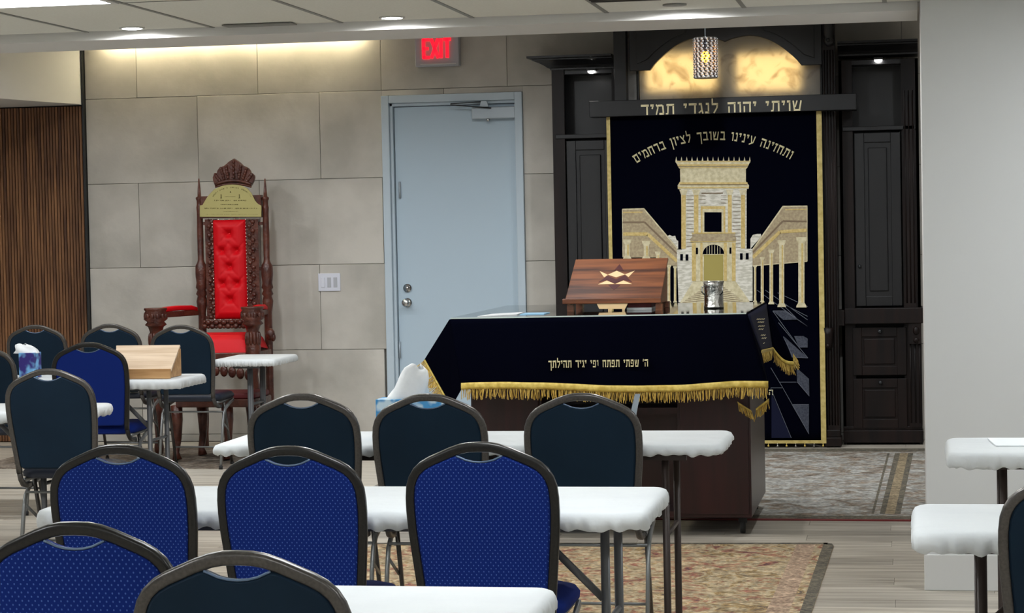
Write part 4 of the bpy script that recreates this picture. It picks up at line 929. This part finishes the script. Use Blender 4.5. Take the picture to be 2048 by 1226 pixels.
def fringe(pts, ln, dirv, band, name='fringe', dens=260):
    # pts polyline of hem; band height, strands hang along dirv
    tot = sum((pts[i+1]-pts[i]).length for i in range(len(pts)-1)); n = int(tot*dens); mb = MB(); dirv = dirv.normalized()
    def pos(s):
        for i in range(len(pts)-1):
            L = (pts[i+1]-pts[i]).length
            if s <= L or i == len(pts)-2: return lerp(pts[i], pts[i+1], s/L)
            s -= L
    for k in range(n):
        p = pos(tot*(k+.5)/n)+Vector((0, random.uniform(-.008, .004), 0)); e = p+dirv*ln*random.uniform(.75, 1.15)+Vector((random.gauss(0, .006), random.uniform(-.01, .004), 0)); m_ = lerp(p, e, .5)+Vector((random.gauss(0, .002), -.004, 0))
        mb.tube([p, m_, e], .0019, 3, smooth=False)
    f = mb.build(name, M['fringe'], t, kind='stuff')
    q = MB(); q.grid(lambda u, v: pos(tot*u)+dirv*(band*(v-.75))+Vector((0, -.009-.003*math.sin(v*3.1), 0)), 50, 3); q.build('gold_band', M['gold'], t, solid=.003)
hem = [front(k/40, 1.) for k in range(41)]
fringe(hem, .055, Vector((0, 0, -1)), .032)
fringe([tip, lb], .05, Vector((-.75, 0, -.6)), .008, dens=420)
fringe([rA, lerp(rA, rB, .5), rB], .05, Vector((-.2, 0, -1)), .02, dens=200)
rcv = [lerp(lerp(br_, rD, 1), lerp(br_, rC, 1), k/8)+Vector((0, 0, -.025*math.sin(k/8*math.pi))) for k in range(9)]
fringe(rcv, .055, Vector((.1, 0, -1)), .02, dens=420)
fringe([rC+Vector((.0, 0, .05)), rC], .04, Vector((.5, 0, -1)), .01, dens=500)
g1 = P3(1476, 806, BF+.25); g2 = P3(1504, 824, BF+.25); fringe([g1, g2], .045, Vector((.3, 0, -1)), .01, dens=420)
g1 = P3(1512, 820, BF+.25); g2 = P3(1538, 800, BF+.25); fringe([g1, g2], .045, Vector((-.1, 0, -1)), .01, dens=420)
YF = BF-.032
q = at(1104, 733, YF); p = at(1299, 730, YF)
ymin = BF-.035
hebrew("ה' שפתי תפתח ופי יגיד תהילתך", (p.x, q.z), (q.x, q.z), ymin-.004, .01, M['letter'], t, h=.034)
for o in [k for k in bpy.data.objects if k.parent == t and k.name.startswith('letter')]:
    mx = sum(v.co.x for v in o.data.vertices)/len(o.data.vertices)+ORG[t.name].x; o.location.y -= SK*(1-(mx-BX0)/(BX1-BX0))
# small illegible embroidered lines on the right hanging side
mb = MB()
nn = (br_-fr_).cross(rA-fr_).normalized()
for (py, xa, xb) in ((638, 1511, 1526), (644, 1513, 1526), (652, 1514, 1526), (658, 1515, 1524), (670, 1519, 1528), (676, 1521, 1528), (686, 1524, 1527)):
    x = xa
    while x < xb:
        A_ = atp(x, py+1.6, fr_, nn); B_ = atp(x+2.2, py-1.2, fr_, nn); off = Vector((.006, -.002, 0))
        mb.hexa([A_+off, Vector((B_.x, B_.y, A_.z))+off, B_+off, Vector((A_.x, A_.y, B_.z))+off], [A_+off*1.4, Vector((B_.x, B_.y, A_.z))+off*1.4, B_+off*1.4, Vector((A_.x, A_.y, B_.z))+off*1.4]); x += 3.3
mb.build('small_lettering', M['letter'], t, kind='stuff')
# glass sheet
gq = lambda z: [(BX0+.005, BF-SK+.004, z), (BX1-.005, BF+.004, z), (BX1-.005, BB-.01, z), (BX0+.005, BB-.01, z)]
gl = MB().hexa(gq(BZ+.003), gq(BZ+.009)).build('glass_top', M['glass'])
MB().hexa([(BX0+.005, BF-SK+.001, BZ+.003), (BX1-.005, BF+.001, BZ+.003), (BX1-.005, BF+.0035, BZ+.003), (BX0+.005, BF-SK+.0035, BZ+.003)], [(BX0+.005, BF-SK+.001, BZ+.009), (BX1-.005, BF+.001, BZ+.009), (BX1-.005, BF+.0035, BZ+.009), (BX0+.005, BF-SK+.0035, BZ+.009)]).build('edge_glint_strip', M['edge'], gl); tag(gl, 'clear glass sheet lying on top of the navy desk cloth', 'glass sheet')  # added opaque pale strip, paints the bright line along the front of the glass
GZ = BZ+.0095
a = zplane(955, 634, GZ); b = zplane(1030, 630, GZ)
pa = MB().hexa([(a.x, a.y, GZ), (b.x+.01, b.y, GZ), (b.x+.0, b.y+.26, GZ), (a.x+.02, a.y+.26, GZ)], [(a.x, a.y, GZ+.004), (b.x+.01, b.y, GZ+.004), (b.x+.0, b.y+.26, GZ+.004), (a.x+.02, a.y+.26, GZ+.004)]).build('paper_sheet', M['paper'])
tag(pa, 'white paper lying on the left end of the glass top', 'paper')
pb = MB().box(b.x+.02, b.x+.14, b.y+.02, b.y+.2, GZ, GZ+.003).build('paper_sheet', M['bluepaper']); tag(pb, 'pale blue paper lying right of the white sheet on the glass', 'paper')
# --- book stand with star inlay
S0 = Vector((-1.725, 10.98, 0)); S1x = -1.205
zl_ = at(1225, 598, 10.98).z; ztp = at(1240, 517, 11.36).z
t = thing('book_stand', ((S0.x+S1x)/2, 11.15, GZ), 'dark walnut book stand with light six pointed star inlay', 'book stand')
x0, x1 = at(1130, 595, 10.98).x, at(1321, 590, 10.98).x
A_ = Vector((x0, 10.98, zl_)); B_ = Vector((x1, 10.98, zl_)); C_ = Vector((x1, 11.36, ztp)); D_ = Vector((x0, 11.36, ztp))
nb = (B_-A_).cross(D_-A_).normalized()
if nb.y > 0: nb = -nb
bd = MB().hexa([A_, B_, C_, D_], [p-nb*.014 for p in (A_, B_, C_, D_)]).build('board', M['standw'], t, bevel=.003)
MB().hexa([A_+Vector((-.012, -.015, -.022)), B_+Vector((.004, -.015, -.022)), B_+Vector((.004, .01, -.022)), A_+Vector((-.012, .01, -.022))], [A_+Vector((-.012, -.015, .004)), B_+Vector((.004, -.015, .004)), B_+Vector((.004, .01, .004)), A_+Vector((-.012, .01, .004))]).build('book_ledge', M['standw'], t, bevel=.003)
for xx in (x0+.01, x1-.025):
    MB().prism([(10.99, GZ+.03), (11.37, GZ+.03), (11.37, ztp-.02), (11.35, ztp-.02), (10.99, zl_-.018)], xx, xx+.016, 'x').build('side_panel', M['standw'], t)
    MB().box(xx-.004, xx+.03, 11.0, 11.05, GZ, GZ+.03).box(xx-.004, xx+.03, 11.3, 11.36, GZ, GZ+.03).build('foot', M['standw'], t)
MB().box(x0+.02, x1-.02, 11.35, 11.365, GZ+.02, ztp-.02).build('back_panel', M['standw'], t)
def c8(u, v, off=.0):
    p = atp(1080+u/4.267, 480+v/4.267, A_+nb*off, nb); return p
def inlay(pts, m, lay=1):
    top = [c8(u, v, .0006*lay+.0004) for u, v in pts]; n = len(pts); bot = [p-nb*.002 for p in top]
    MB().add(top+bot, [tuple(range(n)), tuple(range(2*n-1, n-1, -1))]+[(i, i+n, (i+1) % n+n, (i+1) % n) for i in range(n)]).build('inlay_piece', m, bd)
inlay([(510, 265), (580, 297), (547, 318)], M['maple']); inlay([(807, 262), (725, 293), (755, 315)], M['maple']); inlay([(580, 295), (655, 262), (725, 293), (650, 318)], M['maple'])
inlay([(495, 378), (570, 346), (636, 374)], M['maple']); inlay([(785, 375), (712, 345), (644, 374)], M['maple'])
inlay([(500, 360), (575, 305), (650, 335), (640, 370), (570, 340)], M['rosewood']); inlay([(650, 335), (725, 300), (785, 358), (710, 340), (640, 370)], M['rosewood'])
inlay([(630, 262), (680, 205), (715, 262), (655, 250)], M['rosewood']); inlay([(585, 385), (630, 425), (685, 383), (640, 378)], M['rosewood'])
# things under the stand
def g8(u, v, Y): return at(1080+u/4.267, 480+v/4.267, Y)
q = [g8(475, 527, 10.97), g8(755, 527, 10.97), g8(725, 588, 10.97), g8(505, 588, 10.97)]
o = MB().prism([(p.x, p.z-.0) for p in q], 10.972, 10.984).box(g8(580, 600, 10.97).x, g8(612, 600, 10.97).x, 10.974, 10.984, GZ, q[2].z+.002).box(g8(700, 600, 10.97).x, g8(722, 600, 10.97).x, 10.974, 10.984, GZ, q[2].z+.002).build('name_block', M['maple']); tag(o, 'light maple trapezoid block under the walnut book stand', 'block')
a = g8(745, 600, 11.0); b = g8(945, 530, 11.0)
bk = thing('closed_book', ((a.x+b.x)/2, 11.1, GZ), 'burgundy book lying under the walnut book stand', 'book')
MB().box(a.x, b.x, 11.02, 11.18, GZ+.012, GZ+.05).build('cover', M['dred'], bk, bevel=.003); MB().box(a.x-.003, b.x+.003, 11.01, 11.185, GZ, GZ+.0115).build('page_block', M['paper'], bk)
# --- silver cup
q = zplane(1426, 617, GZ); R_ = .052; hc = at(1426, 563, q.y).z-GZ
t = thing('washing_cup', (q.x, q.y+.05, GZ), 'shiny silver cup standing right of the walnut book stand', 'cup')
MB().lathe([(.04, 0), (R_*.96, .0), (R_*.98, .01), (R_*.93, .014), (R_*.93, hc*.8), (R_*.98, hc*.84), (R_*.95, hc*.88), (R_*1.03, hc), (R_*.95, hc), (R_*.9, hc*.85), (R_*.88, .02), (.001, .018)], (q.x, q.y+.05, GZ), 32).build('body', M['silver'], t)
for s in (-1, 1):
    MB().tube([(q.x+s*R_*.8, q.y+.01, GZ+hc*.85), (q.x+s*R_*.98, q.y-.02, GZ+hc*.8), (q.x+s*R_*.98, q.y-.02, GZ+hc*.6), (q.x+s*R_*.7, q.y+.0, GZ+hc*.5)], .004, 8).build('handle', M['silver'], t)

# ================================================================== TABLES
def make_table(name, x0, x1, y0, y1, h, label, cat='table', legm='tleg', legs_at=None, top=.03, group=None, brace=1, cover_gap=.006, inset=.20):
    cx, cy = (x0+x1)/2, (y0+y1)/2
    t = thing(name, (cx, cy, 0), label, cat, group)
    g = cover_gap
    pts = rrect(x0+g, x1-g, y0+g, y1-g, .05, 6)
    MB().prism(pts, h-top-g, h-g, 'z').build('tabletop', M['plastic'], t, bevel=.006)
    MB().box(x0+.12, x1-.12, y0+.06, y0+.08, h-top-g-.03, h-top-g).box(x0+.12, x1-.12, y1-.08, y1-.06, h-top-g-.03, h-top-g).build('side_rail', M[legm], t)
    zt = h-top-g
    ys = legs_at or (cy-.14, cy+.14)
    for s, xe in ((-1, x0+inset), (1, x1-inset)):
        for yy in ys:
            MB().tube([(xe, yy, zt), (xe, yy, .03), (xe, yy, 0.0)], .0135, 10).build('leg', M[legm], t)
        MB().tube([(xe, ys[0], .40), (xe, ys[1], .40)], .009, 8).build('cross_bar', M[legm], t)
        if brace: MB().strap([(xe-s*.012, ys[0]+.03, .47), (xe-s*.25, ys[0]+.03, zt-.002)], (0, 1, 0), .022, .014).build('brace', M[legm], t)
    return t
def rrect(x0, x1, y0, y1, r, n=6):
    pts = []
    for (cx, cy, a0) in ((x1-r, y1-r, 0), (x0+r, y1-r, 90), (x0+r, y0+r, 180), (x1-r, y0+r, 270)):
        for k in range(n+1):
            a = math.radians(a0+90*k/n); pts.append((cx+r*math.cos(a), cy+r*math.sin(a)))
    return pts
def cover(x0, x1, y0, y1, h, label, drop=.05, scal=.006, seed=1, group='white fitted table covers', cr=.055):
    rnd = random.Random(seed)
    base = rrect(x0, x1, y0, y1, cr, 8); pts = []
    # resample
    n0 = len(base); L = [math.dist(base[i], base[(i+1) % n0]) for i in range(n0)]; tot = sum(L); N = 560; i = 0; acc = 0
    for k in range(N):
        s = tot*k/N
        while acc+L[i] < s: acc += L[i]; i += 1
        f = (s-acc)/L[i]; a, b = base[i], base[(i+1) % n0]; pts.append((a[0]+(b[0]-a[0])*f, a[1]+(b[1]-a[1])*f))
    cx, cy = (x0+x1)/2, (y0+y1)/2
    ph = [rnd.uniform(0, 6.28) for _ in range(8)]
    def nz(k, fr, j): return math.sin(2*math.pi*k/N*fr+ph[j])
    rings = [(.045, 0), (.018, -.0012), (.006, -.006), (0, -.016), (-.002, -drop*.55), (.0, -drop*.9), (.010, -drop*1.05)]
    vs = []; fs = []
    for ri, (ins, dz) in enumerate(rings):
        for k, (x, y) in enumerate(pts):
            px, py = pts[k-1]; qx, qy = pts[(k+1) % N]; dx, dy = qx-px, qy-py; l = math.hypot(dx, dy); nx, ny = dy/l, -dx/l    # outward
            wv = 0; zz = dz
            if ri >= 4: wv = (.0026*nz(k, 83, 0)+.0022*nz(k, 131, 1)+.0015*nz(k, 31, 4))*(ri-3)/2
            if ri >= 5: zz += scal*(.45*nz(k, 97, 2)+.4*nz(k, 61, 3)+.35*nz(k, 23, 5))
            vs.append((x-nx*(ins-wv), y-ny*(ins-wv), h+zz))
    for r in range(len(rings)-1):
        for k in range(N): fs.append((r*N+k, r*N+(k+1) % N, (r+1)*N+(k+1) % N, (r+1)*N+k))
    fs.append(tuple(range(N)))
    mb = MB(); 
    mb.add([(v[0]-cx, v[1]-cy, v[2]) for v in vs], fs[:-1], True); mb.add([(v[0]-cx, v[1]-cy, v[2]) for v in vs[:N]], [fs[-1]], False)
    o = mb.build('table_cover', M['cover']); o.location = (cx, cy, 0); tag(o, label, 'table cover', group); return o
HT = .745
# first row (nearest)
make_table('folding_table', -2.55, -.79, 4.37, 4.80, HT, 'folding table at the bottom edge of the picture behind the nearest dark chair'); cover(-2.56, -.785, 4.36, 4.81, HT, 'nearest white table cover at the bottom edge below the blue chairs', seed=2)
make_table('folding_table', -2.53, -.75, 6.05, 6.655, HT, 'folding table under the white cover behind three blue chairs', inset=.13); cover(-2.545, -.74, 6.04, 6.665, HT, 'long white table cover right behind the row of three blue chairs', seed=3)
make_table('folding_table', -2.60, -.705, 7.92, 8.46, HT, 'folding table with dark splayed legs in front of the mahogany desk', legm='bleg', legs_at=(8.0, 8.38), brace=1); cover(-2.615, -.69, 7.91, 8.47, HT, 'long white table cover right in front of the mahogany desk', drop=.04, seed=4)
# left side
make_table('folding_table', -5.4, -3.76, 9.46, 9.93, HT, 'folding table at the left edge behind the big dark chair'); cover(-5.42, -3.745, 9.45, 9.94, HT, 'white table cover poking out right of the left edge dark chair', seed=5)
make_table('folding_table', -5.79, -3.955, 11.43, 11.93, HT, 'white folding table carrying the pale pine book stand', cover_gap=0.004); cover(-5.80, -3.945, 11.42, 11.94, HT, 'white cover under the pale pine book stand', drop=.05, scal=.002, seed=6)
make_table('folding_table', at(431, 718, 13.8).x-.02, at(593, 701, 14.35).x, 13.80, 14.38, .708, 'small white table standing in front of the carved throne', cover_gap=0.004, brace=0)
cover(at(431, 718, 13.8).x-.03, at(593, 701, 14.35).x+.01, 13.79, 14.39, .708, 'white cover on the small table before the throne', drop=.045, scal=.002, seed=7)
# right side
make_table('folding_table', .0, 1.8, 5.70, 6.27, HT, 'folding table nearest on the right side of the picture', legm='bleg', inset=.165); cover(-.012, 1.82, 5.69, 6.28, HT, 'lower white table cover at the right edge', seed=8, drop=.055)
make_table('folding_table', .12, 1.9, 7.63, 8.15, HT, 'folding table against the white column on the right', legm='bleg', inset=.175); cover(.105, 1.92, 7.62, 8.16, HT, 'upper white table cover at the right edge beside the column', seed=9, drop=.055)
a = zplane(1992, 893, HT+.001)
o = MB().hexa([(a.x, a.y, HT+.001), (a.x+.3, a.y, HT+.001), (a.x+.3, a.y+.26, HT+.001), (a.x-.02, a.y+.26, HT+.001)], [(a.x, a.y, HT+.005), (a.x+.3, a.y, HT+.005), (a.x+.3, a.y+.26, HT+.005), (a.x-.02, a.y+.26, HT+.005)]).build('paper_sheet', M['paper']); tag(o, 'white paper on the upper table cover at the right edge', 'paper')

# ================================================================== CHAIRS
TOPZ = .945
def back_y(z): return (TOPZ-z)*.17
def bp(x, z, off=0.): return (x, back_y(z)+off, z)
half_out = [(.0, .933), (.03, .932), (.055, .9275), (.085, .9175), (.115, .905), (.145, .8925), (.168, .880), (.186, .864), (.198, .845), (.206, .822), (.2095, .79), (.2100, .755), (.2075, .70), (.202, .64), (.196, .58), (.190, .52), (.187, .47)]
def make_chair(fabric, seatm, framem, label):
    t = thing('banquet_chair', (0, 0, 0), label, 'chair')
    full = [bp(-x, z) for x, z in half_out[::-1]]+[bp(x, z) for x, z in half_out[1:]]
    low_l = [(-.190, .098, .440), (-.192, .125, .416), (-.194, .17, .405), (-.195, .21, .405)]
    low_r = [(-x, y, z) for x, y, z in low_l]
    path = low_l[::-1]+full+low_r
    fr = MB()
    N = Vector((0, -1, -.17)).normalized()
    fr.strap([p for p in full], N, .027, .024, 12)
    for L in (low_l, low_r):
        st = full[0] if L is low_l else full[-1]
        fr.strap([st]+L, (1, 0, 0), .026, .022, 8)
    f = fr.build('back_frame', framem, t)
    # pad
    inn = []
    for i, (x, z) in enumerate(half_out):
        a = half_out[max(i-1, 0)]; b = half_out[min(i+1, len(half_out)-1)]; dx, dz = b[0]-a[0], b[1]-a[1]; l = math.hypot(dx, dz)
        inn.append((x+dz/l*.0125, z-dx/l*.0125))
    notch = [(0, .891), (.02, .8925), (.04, .897), (.058, .905), (.067, .9085)]
    right = notch+[(max(x, .0), z) for x, z in inn if x > .080 and z > .50]+[(inn[-1][0], .498), (.16, .490)]
    loop = [(-x, z) for x, z in right[::-1]]+right[1:]
    n = len(loop)
    vs = []; fs = []
    for off, sc in ((-.010, .985), (-.013, .955), (.013, .955), (.010, .985)):
        for x, z in loop: vs.append(bp(x*sc, .70+(z-.70)*sc if sc < .98 else z, off))
    order = [0, 1, 2, 3]
    vs = []
    for off, ins in ((.010, 0), (-.008, 0), (-.013, 1), ):
        for k, (x, z) in enumerate(loop):
            q = .006*ins; px, pz = loop[k-1]; nx_, nz_ = loop[(k+1) % n]; dx, dz = nx_-px, nz_-pz; l = math.hypot(dx, dz) or 1
            vs.append(bp(x+dz/l*q, z-dx/l*q, off))
    for r in range(2):
        for k in range(n): fs.append((r*n+k, r*n+(k+1) % n, (r+1)*n+(k+1) % n, (r+1)*n+k))
    fs.append(tuple(range(n-1, -1, -1))); 
    mb = MB(); mb.add(vs, fs, True); mb.add(vs[2*n:], [tuple(range(n))], False); mb.build('backrest', fabric, t)
    MB().tube([bp(x, z, -.010) for x, z in [(-a, b) for a, b in notch[::-1]]+notch[1:]], .0028, 6).build('handle_piping', M['piping'], t)
    # seat
    pts = rrect(-.212, .212, .105, .52, .09, 8); rings = [(.02, .440), (.0, .448), (-.002, .466), (.012, .482), (.05, .492)]; vs = []; fs = []; n = len(pts); cx, cy = 0, .31
    for ins, z in rings:
        for x, y in pts:
            dx, dy = x-cx, y-cy; L = math.hypot(dx, dy); vs.append((x-dx/L*ins, y-dy/L*ins, z))
    for r in range(len(rings)-1):
        for k in range(n): fs.append((r*n+k, r*n+(k+1) % n, (r+1)*n+(k+1) % n, (r+1)*n+k))
    fs += [tuple(range(n-1, -1, -1)), tuple(range((len(rings)-1)*n, len(rings)*n))]
    MB().add(vs, fs, True).build('seat', seatm, t)
    MB().tube([(-.19, .14, .432), (-.19, .48, .432), (.19, .48, .432), (.19, .14, .432)], .010, 8).build('seat_rail', M['leg'], t)
    for s in (-1, 1):
        l = MB().strap([(s*.208, .44, .430), (s*.212, .34, .412), (s*.215, .25, .388), (s*.216, .205, .35), (s*.216, .18, .28), (s*.216, .12, .012)], (1, 0, 0), .024, .016).build('leg', M['leg'], t)
        MB().tube([(s*.216, .12, .022), (s*.216, .117, 0)], .014, 8).build('foot_cap', M['rubber'], l)
        l = MB().strap([(s*.198, .27, .425), (s*.200, .34, .22), (s*.201, .405, .012)], (1, 0, 0), .024, .016).build('leg', framem, t)
        MB().tube([(s*.201, .404, .022), (s*.201, .408, 0)], .014, 8).build('foot_cap', M['rubber'], l)
        MB().strap([(s*.209, .19, .31), (s*.207, .325, .235)], (1, 0, 0), .016, .006).build('brace', M['leg'], t)
    MB().tube([(-.212, .20, .368), (.212, .20, .368)], .006, 8).build('stretcher', M['leg'], t)
    MB().tube([(-.198, .375, .12), (.198, .375, .12)], .006, 8).build('stretcher', M['leg'], t)
    return t
blue = make_chair(M['bluefab'], M['blueseat'], M['framed'], 'x'); dark = make_chair(M['vinyl'], M['vinyl2'], M['frameg'], 'x')
plain = make_chair(M['blueseat'], M['blueseat'], M['framed'], 'x')
used = {'b': False, 'd': False, 'p': False}
def place(kind, px, py, Y, label, rz=0., group=None, X=None, Z=None):
    src = {'b': blue, 'd': dark, 'p': plain}[kind]
    o = src if not used[kind] else copy_tree(src)
    used[kind] = True
    p = at(px-2, py, Y) if X is None else Vector((X, Y, Z or TOPZ))
    o.location = (p.x, Y, 0); o.rotation_euler = (0, 0, math.radians(rz)); o.scale = (.97 if Y < 7 else .965, 1.0, p.z/TOPZ)
    o['label'] = label
    o['group'] = group or ('blue dotted banquet chairs' if kind in 'bp' else 'dark vinyl banquet chairs')
    return o
place('b', 577, 893, 5.92, 'blue dotted chair in the middle of the row of three'); place('b', 238, 890, 5.90, 'left blue dotted chair in the row of three', 0)
place('b', 960, 885, 5.93, 'right blue dotted chair in the row of three with seat showing'); place('b', 150, 1045, 4.24, 'nearest blue dotted chair cut off in the bottom left corner')
place('p', 178, 685, 11.32, 'plain blue chair beside the pale pine book stand', 4)
place('d', 476, 1103, 3.93, 'nearest dark vinyl chair at the bottom edge of the picture'); place('d', 604, 787, 7.78, 'left dark chair of the three before the navy draped desk')
place('d', 857, 788, 7.78, 'middle dark chair of three, hiding the blue tissue box'); place('d', 1164, 787, 7.78, 'right dark chair of the three before the navy draped desk')
place('d', 97, 738, 9.30, 'big dark chair near the left edge with a tissue box behind')
place('d', 363, 650, 13.56, 'dark chair between pine book stand and carved throne', 0)
place('d', 72, 650, 13.85, 'far dark chair in front of the slatted wood wall'); place('d', 221, 648, 13.85, 'far dark chair with its top against the pale stone wall')
q = at(32, 745, 11.3); place('d', 0, 0, 11.30, 'dark chair cut off by the left edge beside the tissue box', X=q.x-.222, Z=.955)
q = at(2003, 1005, 5.42); place('d', 0, 0, 5.42, 'dark chair cut off by the right edge at the lower table', X=q.x+.208, Z=at(2045, 938, 5.42).z-.0)

# ================================================================== SMALL THINGS
# tissue boxes
def tissue_box(px0, px1, pyb, Y, z, depth, h, m, label, spots=None, tis=None):
    a = at(px0, pyb, Y); b = at(px1, pyb, Y)
    t = thing('tissue_box', ((a.x+b.x)/2, Y+depth/2, z), label, 'tissue box')
    MB().box(a.x, b.x, Y, Y+depth, z, z+h).build('carton', m, t, bevel=.002)
    cx = (a.x+b.x)/2+(tis[2] if tis else 0); cy = Y+depth/2; z1 = z+h
    rnd = random.Random(px0)
    def f(u, v):
        an = 2*math.pi*u; r = (.05*(1-v)**.7+.026)*(1+.4*math.sin(3*an+v*3)*v)*(1 if v < .99 else .75); 
        return (cx+tis[0]*v**1.2+r*math.cos(an), cy+r*.6*math.sin(an), z1-.004+tis[1]*v*(1+.1*math.sin(2*an)))
    MB().grid(f, 22, 9).build('tissue', M['tissue'], t, solid=.001)
    return t, a, b
t, a, b = tissue_box(752, 880, 850, 8.10, HT+.002, .115, at(752, 799, 8.1).z-HT-.002, M['boxblue'], 'blue tissue box with white tissue behind the middle dark chair', tis=(.05, .125, -.02))
MB().box(a.x+.02, a.x+.06, 8.0985, 8.0995, HT+.03, HT+.10).build('printed_patch', M['boxyel'], t)
t, a, b = tissue_box(38, 68, 745, 11.62, HT+.002, .11, at(50, 706, 11.62).z-HT-.002, M['boxpurple'], 'cube tissue box with blue purple print near the left edge', tis=(-.02, .05, -.02))
# pale pine book stand on left table
Yp = 11.50
t = thing('book_stand', (at(305, 750, Yp).x, Yp+.1, HT+.002), 'pale pine slanted book stand on the left white table', 'book stand')
bz = HT+.003
a0, b0 = at(249, 742, Yp), at(345, 745, Yp); a1, b1 = at(232, 690, Yp+.26), at(361, 690, Yp+.26)
zt1 = at(300, 690, Yp+.26).z; zb1 = at(300, 744, Yp).z
xl0, xr0 = at(232, 742, Yp).x, at(343, 744, Yp).x; xl1, xr1 = at(233, 690, Yp+.26).x, at(361, 690, Yp+.26).x
MB().hexa([(xl0, Yp, zb1), (xr0, Yp, zb1), (xr1, Yp+.26, zt1-.012), (xl1, Yp+.26, zt1-.012)], [(xl0, Yp-.006, zb1+.012), (xr0, Yp-.006, zb1+.012), (xr1, Yp+.254, zt1), (xl1, Yp+.254, zt1)]).build('board', M['pine'], t, bevel=.002)
MB().box(xl0, xr0, Yp-.025, Yp-.007, bz, zb1+.018).build('book_ledge', M['pine2'], t, bevel=.002)
for xx in (xl0+.02, xr0-.04): MB().prism([(Yp, bz), (Yp+.24, bz), (Yp+.24, zt1-.02), (Yp+.22, zt1-.02), (Yp, zb1-.004)], xx, xx+.014, 'x').build('side_panel', M['pine2'], t)
# thin grey strip standing on the third table
a = at(1258, 826, 8.2); b = at(1276, 788, 8.2)
zq = HT+.002
o = MB().hexa([(a.x-.015, 8.2, zq), (a.x+.01, 8.2, zq), (a.x+.01, 8.206, zq), (a.x-.015, 8.206, zq)], [(b.x-.012, 8.2, b.z), (b.x+.008, 8.2, b.z), (b.x+.008, 8.206, b.z), (b.x-.012, 8.206, b.z)]).build('metal_strip', M['alu']); tag(o, 'thin pale grey strip standing up beside the right dark chair', 'strip')
